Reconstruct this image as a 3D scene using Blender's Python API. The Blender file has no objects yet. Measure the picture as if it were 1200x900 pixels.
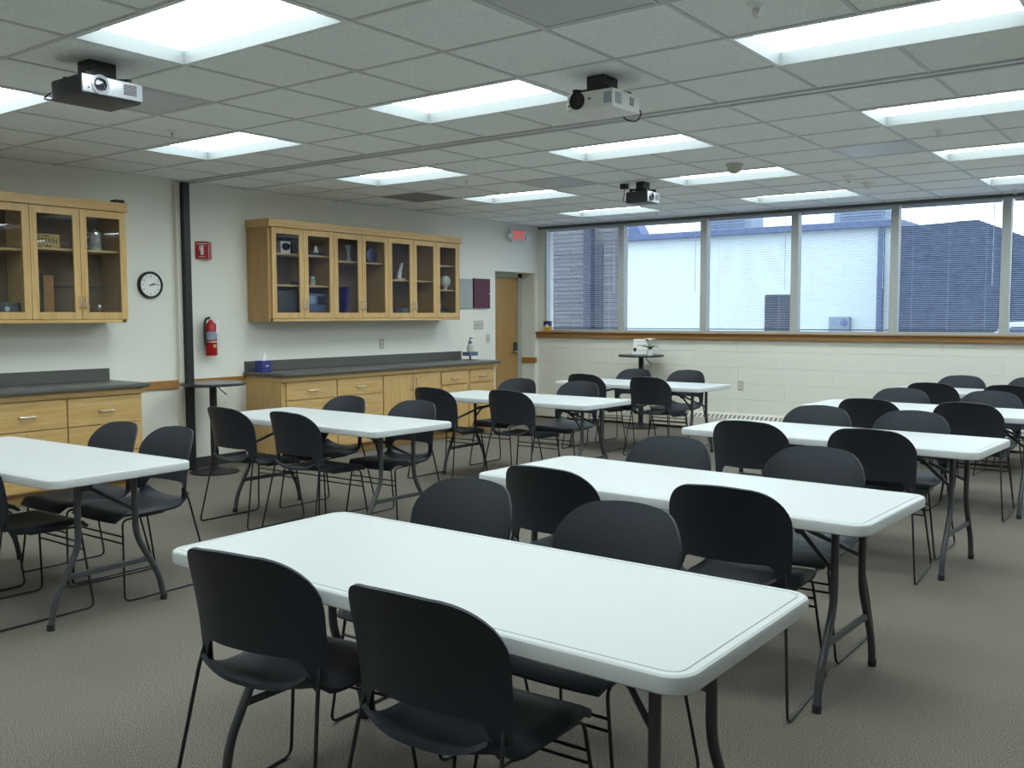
import bpy, bmesh, math, random
from mathutils import Vector, Matrix
random.seed(7)
C = bpy.context.scene.collection
PI = math.pi

# ---------------------------------------------------------------- materials
def mat(name, col, rough=0.6, metal=0.0, spec=0.5, noise=None, bump=None, trans=None):
    m = bpy.data.materials.new(name); m.use_nodes = True
    nt = m.node_tree; b = nt.nodes['Principled BSDF']
    b.inputs['Base Color'].default_value = (*col, 1)
    b.inputs['Roughness'].default_value = rough
    b.inputs['Metallic'].default_value = metal
    b.inputs['Specular IOR Level'].default_value = spec
    tc = nt.nodes.new('ShaderNodeTexCoord')
    if noise:
        sc, amt = noise[0], noise[1]
        n = nt.nodes.new('ShaderNodeTexNoise'); n.inputs['Scale'].default_value = sc
        n.inputs['Detail'].default_value = 4
        nt.links.new(tc.outputs['Object'], n.inputs['Vector'])
        r = nt.nodes.new('ShaderNodeValToRGB')
        r.color_ramp.elements[0].position = 0.34; r.color_ramp.elements[1].position = 0.66
        r.color_ramp.elements[0].color = (*[max(0, c*(1-amt)) for c in col], 1)
        r.color_ramp.elements[1].color = (*[min(1, c*(1+amt)) for c in col], 1)
        nt.links.new(n.outputs['Fac'], r.inputs['Fac'])
        nt.links.new(r.outputs['Color'], b.inputs['Base Color'])
    if bump:
        n2 = nt.nodes.new('ShaderNodeTexNoise'); n2.inputs['Scale'].default_value = bump[0]
        nt.links.new(tc.outputs['Object'], n2.inputs['Vector'])
        bp = nt.nodes.new('ShaderNodeBump'); bp.inputs['Strength'].default_value = bump[1]
        bp.inputs['Distance'].default_value = 0.01
        nt.links.new(n2.outputs['Fac'], bp.inputs['Height']); nt.links.new(bp.outputs['Normal'], b.inputs['Normal'])
    return m

def wood(name, c1, c2, axis, rough=0.38):
    m = mat(name, c1, rough)
    nt = m.node_tree; b = nt.nodes['Principled BSDF']
    tc = nt.nodes.new('ShaderNodeTexCoord'); mp = nt.nodes.new('ShaderNodeMapping')
    s = [26, 26, 26]; s['xyz'.index(axis)] = 1.6
    mp.inputs['Scale'].default_value = s
    n = nt.nodes.new('ShaderNodeTexNoise'); n.inputs['Scale'].default_value = 1.6
    n.inputs['Detail'].default_value = 6; n.inputs['Distortion'].default_value = 0.6
    r = nt.nodes.new('ShaderNodeValToRGB')
    r.color_ramp.elements[0].position = 0.32; r.color_ramp.elements[1].position = 0.68
    r.color_ramp.elements[0].color = (*c1, 1); r.color_ramp.elements[1].color = (*c2, 1)
    nt.links.new(tc.outputs['Object'], mp.inputs['Vector']); nt.links.new(mp.outputs['Vector'], n.inputs['Vector'])
    nt.links.new(n.outputs['Fac'], r.inputs['Fac']); nt.links.new(r.outputs['Color'], b.inputs['Base Color'])
    return m

def emit(name, col, s):
    m = bpy.data.materials.new(name); m.use_nodes = True; nt = m.node_tree; nt.nodes.clear()
    e = nt.nodes.new('ShaderNodeEmission'); o = nt.nodes.new('ShaderNodeOutputMaterial')
    e.inputs['Color'].default_value = (*col, 1); e.inputs['Strength'].default_value = s
    nt.links.new(e.outputs[0], o.inputs['Surface']); return m

def glass(name, tint, ior=1.5, rough=0.0):
    m = bpy.data.materials.new(name); m.use_nodes = True; nt = m.node_tree; nt.nodes.clear()
    t = nt.nodes.new('ShaderNodeBsdfTransparent'); g = nt.nodes.new('ShaderNodeBsdfGlossy')
    t.inputs['Color'].default_value = (*tint, 1); g.inputs['Roughness'].default_value = rough
    lw = nt.nodes.new('ShaderNodeLayerWeight'); lw.inputs['Blend'].default_value = 0.5
    pw = nt.nodes.new('ShaderNodeMath'); pw.operation = 'POWER'; pw.inputs[1].default_value = 5
    f = nt.nodes.new('ShaderNodeMath'); f.operation = 'MULTIPLY_ADD'
    r0 = ((ior-1)/(ior+1))**2
    f.inputs[1].default_value = 1-r0; f.inputs[2].default_value = r0
    nt.links.new(lw.outputs['Facing'], pw.inputs[0]); nt.links.new(pw.outputs[0], f.inputs[0])
    x = nt.nodes.new('ShaderNodeMixShader'); o = nt.nodes.new('ShaderNodeOutputMaterial')
    nt.links.new(f.outputs[0], x.inputs['Fac']); nt.links.new(t.outputs[0], x.inputs[1])
    nt.links.new(g.outputs[0], x.inputs[2]); nt.links.new(x.outputs[0], o.inputs['Surface'])
    return m

def brick(name, c1, c2, mortar, bw, bh, ms, rough=0.8, plane='xz', bump=0.0):
    m = mat(name, c1, rough); nt = m.node_tree; b = nt.nodes['Principled BSDF']
    tc = nt.nodes.new('ShaderNodeTexCoord'); sp = nt.nodes.new('ShaderNodeSeparateXYZ'); cb = nt.nodes.new('ShaderNodeCombineXYZ')
    nt.links.new(tc.outputs['Object'], sp.inputs[0])
    nt.links.new(sp.outputs['XYZ'.index(plane[0].upper())], cb.inputs[0]); nt.links.new(sp.outputs['XYZ'.index(plane[1].upper())], cb.inputs[1])
    k = nt.nodes.new('ShaderNodeTexBrick')
    k.inputs['Scale'].default_value = 1; k.inputs['Brick Width'].default_value = bw; k.inputs['Row Height'].default_value = bh
    k.inputs['Mortar Size'].default_value = ms; k.inputs['Mortar Smooth'].default_value = 0.3
    k.inputs['Color1'].default_value = (*c1, 1); k.inputs['Color2'].default_value = (*c2, 1); k.inputs['Mortar'].default_value = (*mortar, 1)
    nt.links.new(cb.outputs[0], k.inputs['Vector']); nt.links.new(k.outputs['Color'], b.inputs['Base Color'])
    if bump:
        bp = nt.nodes.new('ShaderNodeBump'); bp.inputs['Strength'].default_value = bump; bp.inputs['Distance'].default_value = 0.006
        bp.invert = True
        nt.links.new(k.outputs['Fac'], bp.inputs['Height']); nt.links.new(bp.outputs['Normal'], b.inputs['Normal'])
    return m

M = {}
M['carpet'] = mat('carpet', (0.158, 0.142, 0.119), 0.95, spec=0.1, noise=(230, 0.8))
M['wall'] = mat('wall_paint', (0.78, 0.77, 0.70), 0.75, spec=0.25, bump=(60, 0.05))
M['trimwhite'] = mat('trim_cream', (0.66, 0.63, 0.54), 0.6)
M['block'] = brick('painted_block', (0.80, 0.785, 0.705), (0.795, 0.78, 0.70), (0.86, 0.855, 0.79), 1.22, 0.203, 0.006, 0.6, 'xz', 0.9)  # mortar made lighter to paint highlights along the block joints
M['tile'] = mat('ceiling_tile', (0.85, 0.87, 0.86), 0.95, spec=0.1, noise=(90, 0.07), bump=(150, 0.25))
M['tbar'] = mat('ceiling_tbar', (0.56, 0.57, 0.57), 0.4)
M['track'] = mat('track_metal', (0.55, 0.56, 0.56), 0.35, 0.1)
M['vent'] = mat('vent_metal', (0.52, 0.54, 0.55), 0.35, noise=(300, 0.12))
M['ventdark'] = mat('vent_perforated', (0.22, 0.22, 0.22), 0.6, noise=(400, 0.4))
M['white_metal'] = mat('white_metal', (0.80, 0.82, 0.82), 0.4)
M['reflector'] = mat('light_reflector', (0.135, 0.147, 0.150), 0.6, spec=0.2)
M['lens'] = emit('light_lens', (0.87, 1.0, 1.01), 13.0)
M['table'] = mat('table_plastic', (0.545, 0.565, 0.565), 0.42, spec=0.45, bump=(300, 0.04))
M['leg'] = mat('grey_powder_coat', (0.075, 0.078, 0.085), 0.35, 0.3)
M['plastic'] = mat('black_plastic', (0.017, 0.021, 0.030), 0.52, spec=0.40, bump=(900, 0.08))
M['wire'] = mat('black_wire', (0.012, 0.012, 0.014), 0.32, spec=0.5)
M['black'] = mat('black_metal', (0.010, 0.010, 0.011), 0.45)
M['rubber'] = mat('black_rubber', (0.02, 0.02, 0.02), 0.8)
M['oak_y'] = wood('oak_horizontal', (0.50, 0.305, 0.105), (0.62, 0.415, 0.18), 'y')
M['oak_z'] = wood('oak_vertical', (0.50, 0.305, 0.105), (0.62, 0.415, 0.18), 'z')
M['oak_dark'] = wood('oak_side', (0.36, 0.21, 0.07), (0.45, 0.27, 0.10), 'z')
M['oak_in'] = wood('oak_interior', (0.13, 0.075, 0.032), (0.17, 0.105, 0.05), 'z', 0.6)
M['rail_y'] = wood('stained_rail', (0.30, 0.135, 0.035), (0.40, 0.20, 0.06), 'y')
M['rail_x'] = wood('stained_sill', (0.27, 0.125, 0.035), (0.36, 0.18, 0.06), 'x')
M['door'] = wood('door_veneer', (0.40, 0.235, 0.075), (0.46, 0.28, 0.10), 'z')
M['counter'] = mat('grey_laminate', (0.088, 0.088, 0.080), 0.38, noise=(180, 0.25))
M['chrome'] = mat('satin_nickel', (0.72, 0.70, 0.66), 0.3, 1.0)
M['cabglass'] = glass('cabinet_glass', (0.92, 0.94, 0.96), 1.42)
M['winglass'] = glass('window_glass', (0.97, 0.99, 0.99), 1.45)
M['cove'] = mat('cove_base', (0.035, 0.035, 0.036), 0.6)
M['frame'] = mat('window_frame', (0.42, 0.43, 0.41), 0.45, 0.1)
M['slat'] = mat('blind_slat', (0.57, 0.64, 0.79), 0.4)
M['head_shade'] = mat('dark_head_shade', (0.10, 0.11, 0.125), 0.5)  # dark colour paints the shade on the head above the panes
M['grillegrey'] = mat('grille_shadow_grey', (0.20, 0.20, 0.19), 0.6)
M['frame_grey'] = mat('door_frame_grey', (0.42, 0.43, 0.40), 0.5)
M['red'] = mat('sign_red', (0.42, 0.012, 0.015), 0.4)
M['redpaint'] = mat('extinguisher_red', (0.40, 0.008, 0.012), 0.25)
M['white'] = mat('white_plastic', (0.80, 0.80, 0.78), 0.45)
M['paper'] = mat('paper', (0.82, 0.82, 0.80), 0.8)
M['ivory'] = mat('ivory_plastic', (0.50, 0.49, 0.42), 0.5)
M['greybox'] = mat('grey_box_paint', (0.33, 0.36, 0.35), 0.5)
M['maroon'] = mat('maroon_cover', (0.085, 0.008, 0.03), 0.5, noise=(60, 0.3))
M['silver'] = mat('silver_plastic', (0.50, 0.52, 0.56), 0.32, 0.5)
M['darkgrey'] = mat('dark_grey_plastic', (0.045, 0.045, 0.05), 0.45)
M['lensglass'] = mat('lens_glass', (0.02, 0.02, 0.03), 0.05, spec=0.8)
M['blue'] = mat('blue_card', (0.02, 0.025, 0.19), 0.5, noise=(40, 0.7))
M['bluegrey'] = mat('blue_grey_plastic', (0.10, 0.12, 0.20), 0.5)
M['tan'] = mat('tan_plaque', (0.52, 0.34, 0.09), 0.55)
M['ink'] = mat('black_ink', (0.02, 0.018, 0.015), 0.6)
M['stein'] = mat('grey_stoneware', (0.34, 0.33, 0.29), 0.5, noise=(30, 0.4))
M['brass'] = mat('brass', (0.55, 0.40, 0.15), 0.3, 1.0)
M['yellow'] = mat('yellow_card', (0.62, 0.36, 0.06), 0.5)
M['leaf'] = mat('dark_leaf', (0.05, 0.09, 0.05), 0.5)
M['petal'] = mat('pale_petal', (0.66, 0.69, 0.58), 0.6)
M['exitred'] = emit('exit_letters', (1.0, 0.17, 0.05), 0.75)
M['exitface'] = mat('exit_face', (0.66, 0.40, 0.43), 0.4)
M['marble'] = mat('dark_table_laminate', (0.035, 0.036, 0.042), 0.25, noise=(25, 0.5))
M['clear'] = glass('soap_plastic', (0.85, 0.8, 0.6), 1.3)
# outdoors
M['stucco'] = mat('pale_stucco', (0.70, 0.76, 0.74), 0.9)
M['eave'] = mat('eave_metal', (0.09, 0.125, 0.24), 0.6)
M['stone'] = brick('thin_stone', (0.105, 0.104, 0.105), (0.165, 0.16, 0.155), (0.04, 0.04, 0.045), 0.62, 0.075, 0.008, 0.9)
M['shingle'] = mat('dark_shingle', (0.034, 0.048, 0.085), 0.9, noise=(6, 0.4))
M['asphalt'] = mat('asphalt', (0.25, 0.25, 0.26), 0.9)
M['louvre'] = mat('dark_louvre', (0.022, 0.03, 0.04), 0.6)
M['darkpost'] = mat('dark_post', (0.03, 0.035, 0.055), 0.7)
M['acgrey'] = mat('roof_unit_grey', (0.25, 0.30, 0.38), 0.6)
M['carwhite'] = mat('car_paint', (0.75, 0.77, 0.8), 0.25)
M['carglass'] = mat('car_glass', (0.10, 0.13, 0.20), 0.1)

# ---------------------------------------------------------------- mesh helpers
class MB:
    def __init__(s): s.bm = bmesh.new()
    def box(s, x0, y0, z0, x1, y1, z1, bev=0.0, seg=2):
        x0, x1 = sorted((x0, x1)); y0, y1 = sorted((y0, y1)); z0, z1 = sorted((z0, z1))
        r = bmesh.ops.create_cube(s.bm, size=1)
        vs = r['verts']
        for v in vs:
            v.co = Vector(((x0+x1)/2 + v.co.x*(x1-x0), (y0+y1)/2 + v.co.y*(y1-y0), (z0+z1)/2 + v.co.z*(z1-z0)))
        if bev > 0:
            es = list({e for v in vs for e in v.link_edges})
            bmesh.ops.bevel(s.bm, geom=es, offset=bev, segments=seg, affect='EDGES', profile=0.5)
        return s
    def obox(s, c, size, rot, bev=0.0):
        """box centred at c with euler rotation matrix rot (3x3)"""
        r = bmesh.ops.create_cube(s.bm, size=1); vs = r['verts']
        for v in vs:
            v.co = Vector(c) + rot @ Vector((v.co.x*size[0], v.co.y*size[1], v.co.z*size[2]))
        if bev > 0:
            bmesh.ops.bevel(s.bm, geom=list({e for v in vs for e in v.link_edges}), offset=bev, segments=2, affect='EDGES')
        return s
    def prism(s, pts, vec):
        vec = Vector(vec)
        a = [s.bm.verts.new(p) for p in pts]; b = [s.bm.verts.new(Vector(p)+vec) for p in pts]
        n = len(pts)
        s.bm.faces.new(a); s.bm.faces.new(b[::-1])
        for i in range(n): s.bm.faces.new((a[i], b[i], b[(i+1) % n], a[(i+1) % n]))
        return s
    def cyl(s, p, q, r, r2=None, seg=16, caps=True):
        return s.tube([p, q], r, seg, 0, r2)
    def tube(s, pts, r, seg=8, fillet=0.0, r2=None):
        P = [Vector(p) for p in pts]
        if fillet > 0 and len(P) > 2:
            Q = [P[0]]
            for i in range(1, len(P)-1):
                a, b, c = P[i-1], P[i], P[i+1]
                d1, d2 = (a-b), (c-b)
                f = min(fillet, d1.length*0.45, d2.length*0.45)
                p1, p2 = b + d1.normalized()*f, b + d2.normalized()*f
                for k in range(6):
                    t = k/5
                    Q.append(p1*(1-t)**2 + b*2*t*(1-t) + p2*t*t)
            Q.append(P[-1]); P = Q
        n = len(P); rings = []
        T = (P[1]-P[0]).normalized()
        up = Vector((0, 0, 1)) if abs(T.z) < 0.9 else Vector((1, 0, 0))
        N = T.cross(up).normalized()
        for i, p in enumerate(P):
            t = (P[min(i+1, n-1)] - P[max(i-1, 0)]).normalized()
            N = (N - t*N.dot(t))
            N = N.normalized() if N.length > 1e-6 else t.orthogonal().normalized()
            B = t.cross(N)
            rr = r if r2 is None else r + (r2-r)*i/(n-1)
            rings.append([s.bm.verts.new(p + (N*math.cos(2*PI*k/seg) + B*math.sin(2*PI*k/seg))*rr) for k in range(seg)])
        for a, b in zip(rings, rings[1:]):
            for k in range(seg): s.bm.faces.new((a[k], a[(k+1) % seg], b[(k+1) % seg], b[k]))
        s.bm.faces.new(rings[0][::-1]); s.bm.faces.new(rings[-1])
        return s
    def lathe(s, prof, c=(0, 0, 0), seg=24, axis='z'):
        c = Vector(c); rings = []
        def pos(r, h, a):
            if axis == 'z': return c + Vector((r*math.cos(a), r*math.sin(a), h))
            if axis == 'x': return c + Vector((h, r*math.cos(a), r*math.sin(a)))
            return c + Vector((r*math.sin(a), h, r*math.cos(a)))
        for r, h in prof:
            if r < 1e-6: rings.append([s.bm.verts.new(pos(0, h, 0))])
            else: rings.append([s.bm.verts.new(pos(r, h, 2*PI*k/seg)) for k in range(seg)])
        for a, b in zip(rings, rings[1:]):
            for k in range(seg):
                k2 = (k+1) % seg
                if len(a) == 1 and len(b) == 1: continue
                if len(a) == 1: s.bm.faces.new((a[0], b[k2], b[k]))
                elif len(b) == 1: s.bm.faces.new((a[k], a[k2], b[0]))
                else: s.bm.faces.new((a[k], a[k2], b[k2], b[k]))
        if len(rings[0]) > 1: s.bm.faces.new(rings[0][::-1])
        if len(rings[-1]) > 1: s.bm.faces.new(rings[-1])
        return s
    def shell(s, P, th):
        """P[i][j] grid of points -> closed shell of thickness th"""
        nu, nv = len(P), len(P[0])
        P = [[Vector(p) for p in row] for row in P]
        Nn = [[None]*nv for _ in range(nu)]
        for i in range(nu):
            for j in range(nv):
                du = P[min(i+1, nu-1)][j]-P[max(i-1, 0)][j]; dv = P[i][min(j+1, nv-1)]-P[i][max(j-1, 0)]
                n = du.cross(dv); Nn[i][j] = n.normalized() if n.length > 1e-12 else Vector((0, 0, 1))
        A = [[s.bm.verts.new(P[i][j]) for j in range(nv)] for i in range(nu)]
        B = [[s.bm.verts.new(P[i][j]-Nn[i][j]*th) for j in range(nv)] for i in range(nu)]
        for i in range(nu-1):
            for j in range(nv-1):
                s.bm.faces.new((A[i][j], A[i+1][j], A[i+1][j+1], A[i][j+1]))
                s.bm.faces.new((B[i][j], B[i][j+1], B[i+1][j+1], B[i+1][j]))
        for i in range(nu-1):
            s.bm.faces.new((A[i][0], B[i][0], B[i+1][0], A[i+1][0]))
            s.bm.faces.new((A[i][nv-1], A[i+1][nv-1], B[i+1][nv-1], B[i][nv-1]))
        for j in range(nv-1):
            s.bm.faces.new((A[0][j], A[0][j+1], B[0][j+1], B[0][j]))
            s.bm.faces.new((A[nu-1][j], B[nu-1][j], B[nu-1][j+1], A[nu-1][j+1]))
        return s
    def quad(s, *p):
        s.bm.faces.new([s.bm.verts.new(q) for q in p]); return s
    def build(s, name, m, parent=None, loc=None, smooth=None):
        bmesh.ops.recalc_face_normals(s.bm, faces=s.bm.faces)
        me = bpy.data.meshes.new(name); s.bm.to_mesh(me); s.bm.free()
        if smooth is not None:
            me.polygons.foreach_set('use_smooth', [True]*len(me.polygons))
            for pl in me.polygons:
                if len(pl.vertices) > 16: pl.use_smooth = False
            me.set_sharp_from_angle(angle=math.radians(smooth))
        me.materials.append(M[m] if isinstance(m, str) else m)
        o = bpy.data.objects.new(name, me); C.objects.link(o)
        if parent: o.parent = parent
        if loc: o.location = loc
        return o

def tag(o, label=None, cat=None, group=None, kind=None):
    if label: o['label'] = label
    if cat: o['category'] = cat
    if group: o['group'] = group
    if kind: o['kind'] = kind
    return o
def thing(name, label, cat, loc=(0, 0, 0), rz=0, group=None):
    o = bpy.data.objects.new(name, None); C.objects.link(o)
    o.location = loc; o.rotation_euler = (0, 0, rz); o.empty_display_size = 0.1
    return tag(o, label, cat, group)
def struct(o): o['kind'] = 'structure'; return o
def dup(root, label, loc=None, rz=None, group=None):
    r = root.copy(); C.objects.link(r)
    if loc is not None: r.location = loc
    if rz is not None: r.rotation_euler = (0, 0, rz)
    if group: r['group'] = group
    r['label'] = label
    for ch in list(root.children):
        c = ch.copy(); C.objects.link(c); c.parent = r
        for g in ch.children:
            d = g.copy(); C.objects.link(d); d.parent = c
    return r
def text_mesh(name, body, size, m, parent, mtx, depth=0.001, align='CENTER'):
    cu = bpy.data.curves.new(name, 'FONT'); cu.body = body; cu.size = size
    cu.align_x = align; cu.align_y = 'CENTER'; cu.extrude = depth
    tmp = bpy.data.objects.new(name, cu); C.objects.link(tmp)
    dg = bpy.context.evaluated_depsgraph_get(); dg.update()
    me = bpy.data.meshes.new_from_object(tmp.evaluated_get(dg))
    C.objects.unlink(tmp); bpy.data.objects.remove(tmp)
    me.transform(mtx); me.materials.clear(); me.materials.append(M[m])
    o = bpy.data.objects.new(name, me); C.objects.link(o); o.parent = parent
    return o
# text planes: reading along +Y seen from +X  /  along +X seen from -Y
FACE_X = Matrix(((0, 0, 1, 0), (1, 0, 0, 0), (0, 1, 0, 0), (0, 0, 0, 1)))
FACE_NY = Matrix(((1, 0, 0, 0), (0, 0, -1, 0), (0, 1, 0, 0), (0, 0, 0, 1)))

# ---------------------------------------------------------------- room constants
XL, YW, XR, YB = -8.0, 11.38, 3.2, -1.6
ZC = 2.772
X0, PX = -4.3008, 0.6032
Y1, Y2, PY = 4.2224, 6.1811, 0.62173

# floor / ceiling
struct(MB().box(XL-0.5, YB-0.2, -0.12, XR+0.2, YW+0.2, 0).build('floor', 'carpet'))
xs = [X0 + PX*k for k in range(-6, 13)]; xs = [XL] + [x for x in xs if XL+0.02 < x < XR-0.02] + [XR]
ys1 = [Y1 + PY*k for k in range(-9, 3)]; ys1 = [YB] + [y for y in ys1 if y > YB+0.05]
ys2 = [Y2 + PY*k for k in range(-1, 9)]; ys2 = [y for y in ys2 if y < YW-0.1] + [YW]
LIGHTS = []
for ri, y in enumerate([Y1-6*PY, Y1-3*PY, Y1, Y2, Y2+3*PY, Y2+6*PY]):
    for ci in range(4):
        if (ri < 2 and ci == 3): continue
        LIGHTS.append((ri-1, ci, X0 + 4*PX*(ci-1), y))
def lit(xa, xb, ya, yb):
    xm, ym = (xa+xb)/2, (ya+yb)/2
    return any(lx < xm < lx+2*PX and ly < ym < ly+PY for _, _, lx, ly in LIGHTS)
mb = MB(); tb = MB()
bays = [(ys1[i], ys1[i+1]) for i in range(len(ys1)-1)] + [(ys1[-1], ys2[0])] + [(ys2[i], ys2[i+1]) for i in range(len(ys2)-1)]
for ya, yb in bays:
    for xa, xb in zip(xs, xs[1:]):
        if not lit(xa, xb, ya, yb): mb.box(xa, ya, ZC, xb, yb, ZC+0.02)
struct(mb.build('ceiling', 'tile'))
for k, x in enumerate(xs[1:-1]):
    for ya, yb in bays:
        if not (lit(xs[k], x, ya, yb) and lit(x, xs[k+2], ya, yb)): tb.box(x-0.0105, ya, ZC-0.005, x+0.0105, yb, ZC)
for y in ys1[1:]+ys2[:-1]: tb.box(XL, y-0.0105, ZC-0.0045, XR, y+0.0105, ZC)
struct(tb.build('ceiling_grid', 'tbar'))
# concrete deck above keeps the plenum closed
struct(MB().box(XL-0.6, YB-0.2, ZC+0.25, XR+0.2, YW+0.9, ZC+0.5).build('ceiling_deck', 'tile'))
# folding partition track
t = MB(); yt = (ys1[-1]+ys2[0])/2
t.box(XL, yt-0.062, ZC-0.012, XR, yt-0.022, ZC); t.box(XL, yt+0.022, ZC-0.012, XR, yt+0.062, ZC); t.box(XL, yt-0.018, ZC-0.006, XR, yt+0.018, ZC)
struct(t.build('trim_1', 'track'))

# left wall with door alcove (y 10.36-11.31, z 0-2.11)
DA, DB, DZ, DX = 10.36, 11.30, 2.10, -8.23
w = MB()
w.box(XL-0.25, YB, 0, XL, DA, ZC+0.2); w.box(XL-0.25, DB, 0, XL, YW+0.1, ZC+0.2); w.box(XL-0.25, DA, DZ, XL, DB, ZC+0.2)
struct(w.build('wall_left', 'wall'))
w = MB()  # door frame set back in the alcove
w.box(DX-0.05, DA, 0, DX+0.0, DA+0.05, 2.06); w.box(DX-0.05, DB-0.09, 0, DX, DB, 2.10); w.box(DX-0.05, DA, 2.04, DX, DB, 2.10)
struct(w.build('door_frame', 'frame_grey'))
d = struct(MB().box(DX-0.06, DA+0.05, 0.01, DX-0.02, DB-0.09, 2.04, 0.003).build('door_1', 'door'))
h = MB(); h.box(DX-0.02, DB-0.19, 0.93, DX+0.005, DB-0.11, 1.10, 0.01)
h.build('lock_plate', 'darkgrey', d)
h = MB(); h.lathe([(0.0, 0), (0.014, 0), (0.014, 0.045), (0, 0.045)], (DX-0.018, DB-0.15, 0.96), 12, 'x'); h.tube([(DX+0.03, DB-0.15, 0.96), (DX+0.03, DB-0.28, 0.96)], 0.010)
h.build('door_lever', 'chrome', d)
# other walls
struct(MB().box(XR, YB-0.2, 0, XR+0.15, YW+0.2, ZC+0.2).build('wall_right', 'wall'))
struct(MB().box(XL-0.25, YB-0.15, 0, XR, YB, ZC+0.2).build('wall_back', 'wall'))
ZS = 1.252   # bottom of the window frames
struct(MB().box(XL, YW, 0, XR, YW+0.2, ZS-0.005).build('wall_window', 'block'))
struct(MB().box(XL, YW+0.0, 2.735, XR, YW+0.2, ZC+0.2).build('wall_window_head', 'head_shade'))
struct(MB().box(XL, YW, ZS-0.005, -7.86, YW+0.2, 2.735).build('wall_window_return', 'wall'))
s = MB(); s.box(XL+0.0, YW-0.05, 1.172, XR, YW, 1.236, 0.004); s.box(XL, YW-0.075, 1.236, XR, YW+0.03, 1.254, 0.004)
struct(s.build('trim_2', 'rail_x'))
# windows: measured mullions
mull = [(-7.86, -7.84), (-6.636, -6.552), (-5.412, -5.326), (-4.210, -4.122), (-3.044, -2.958), (-1.896, -1.808), (-0.69, -0.60), (0.53, 0.62), (1.75, 1.84), (2.97, XR)]
FT, FB = 2.735, 1.285
names = ['leftmost window pane', 'second window pane from the left', 'third window pane, with the dark outside door behind', 'fourth window pane, with the grey meter box outside',
         'fifth window pane, before the dark roof', 'rightmost window pane at the edge of the photo', 'window pane', 'window pane', 'window pane']
for i in range(9):
    a, b = mull[i][1], mull[i+1][0]
    f = MB()
    m0 = mull[i][0] if i == 0 else (mull[i][0]+mull[i][1])/2
    m1 = (mull[i+1][0]+mull[i+1][1])/2 if i < 8 else XR
    f.box(m0, YW-0.015, ZS, a, YW+0.10, FT); f.box(b, YW-0.015, ZS, m1, YW+0.10, FT)
    f.box(a, YW-0.01, ZS, b, YW+0.10, FB); f.box(a, YW-0.01, FT-0.012, b, YW+0.10, FT)
    fo = struct(f.build('window_%d' % (i+1), 'frame'))
    MB().box(a, YW+0.075, FB, b, YW+0.079, FT-0.012).build('pane', 'winglass', fo)
    if i > 6: continue
    lab = 'white horizontal mini blind hanging in the ' + names[i]
    bl = thing('window_blind', lab, 'blind', (0, YW+0.03, 0), 0, 'mini blinds in the window row')
    a2, b2 = a+0.02, b-0.012
    MB().box(a2, -0.014, FT-0.045, b2, 0.014, FT-0.014, 0.002).build('headrail', 'slat', bl)
    MB().box(a2, -0.011, FB+0.012, b2, 0.011, FB+0.026, 0.003).build('bottom_rail', 'bluegrey', bl)
    sl = MB(); z = FB+0.045; tilt = math.radians(9 if i not in (1,) else 5)
    while z < FT-0.055:
        c, sn = math.cos(tilt), math.sin(tilt)
        row = []
        for y, dz in ((-0.0125, 0), (0, 0.0022), (0.0125, 0)):
            row.append((y*c - dz*sn, z + y*sn*-1 + dz))
        vs = [[sl.bm.verts.new((x, yy, zz)) for x in (a2, b2)] for yy, zz in row]
        for p, q in zip(vs, vs[1:]): sl.bm.faces.new((p[0], p[1], q[1], q[0]))
        z += 0.0215
    sl.build('slats', 'slat', bl, smooth=60)
    for fx in (0.13, 0.5, 0.87):
        xx = a2 + (b2-a2)*fx
        cd = MB(); cd.tube([(xx, -0.0145, FB+0.02), (xx, -0.0145, FT-0.03)], 0.0012, 5); cd.build('cord', 'slat', bl)
    xx = b2-0.07
    cd = MB(); cd.tube([(xx, -0.02, 1.79), (xx, -0.02, FT-0.04)], 0.004, 6); cd.build('wand', 'slat', bl)

# baseboards, chair rails, heater
def run(name, m, x0, x1, segs, z0, z1):
    for k, (a, b) in enumerate(segs):
        struct(MB().box(x0, a, z0, x1, b, z1, 0.002).build(name if k == 0 else name, m))
run('baseboard_left', 'cove', XL, XL+0.012, [(4.64, 6.13), (9.64, DA)], 0, 0.10)
run('trim_3', 'rail_y', XL, XL+0.02, [(4.70, 5.37), (5.49, 6.13)], 0.797, 0.875)
r = MB(); r.box(XL-0.22, DB-0.02, 0.80, XL, DB, 0.875, 0.002); r.box(XL, DB-0.02, 0.80, XL+0.02, YW-0.05, 0.875, 0.002)
struct(r.build('trim_4', 'rail_y'))
hm = thing('baseboard_heater', 'long low white baseboard heater with slotted top along the window wall', 'heater', (0, YW, 0))
h = MB(); h.prism([(-7.95, -0.002, 0.03), (-7.95, -0.115, 0.03), (-7.95, -0.115, 0.165), (-7.95, -0.035, 0.215), (-7.95, -0.002, 0.235)], (XR+7.93, 0, 0))
h.build('cover', 'trimwhite', hm)
gr = MB(); x = -7.9
while x < 0.6:
    gr.prism([(x, -0.108, 0.1705), (x, -0.044, 0.2105), (x, -0.044, 0.2085), (x, -0.108, 0.1685)], (0.034, 0, 0)); x += 0.06
gr.build('grille', 'grillegrey', hm)

# partition post
po = thing('partition_post', 'tall black vertical post for folding partition beside wall clock', 'post', (XL, 5.44, 0))
MB().box(0, -0.035, 0, 0.10, 0.035, ZC-0.02, 0.004).build('post', 'black', po)
MB().box(0, -0.085, 0, 0.05, -0.037, ZC-0.02, 0.003).build('side_strip', 'trimwhite', po)

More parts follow.
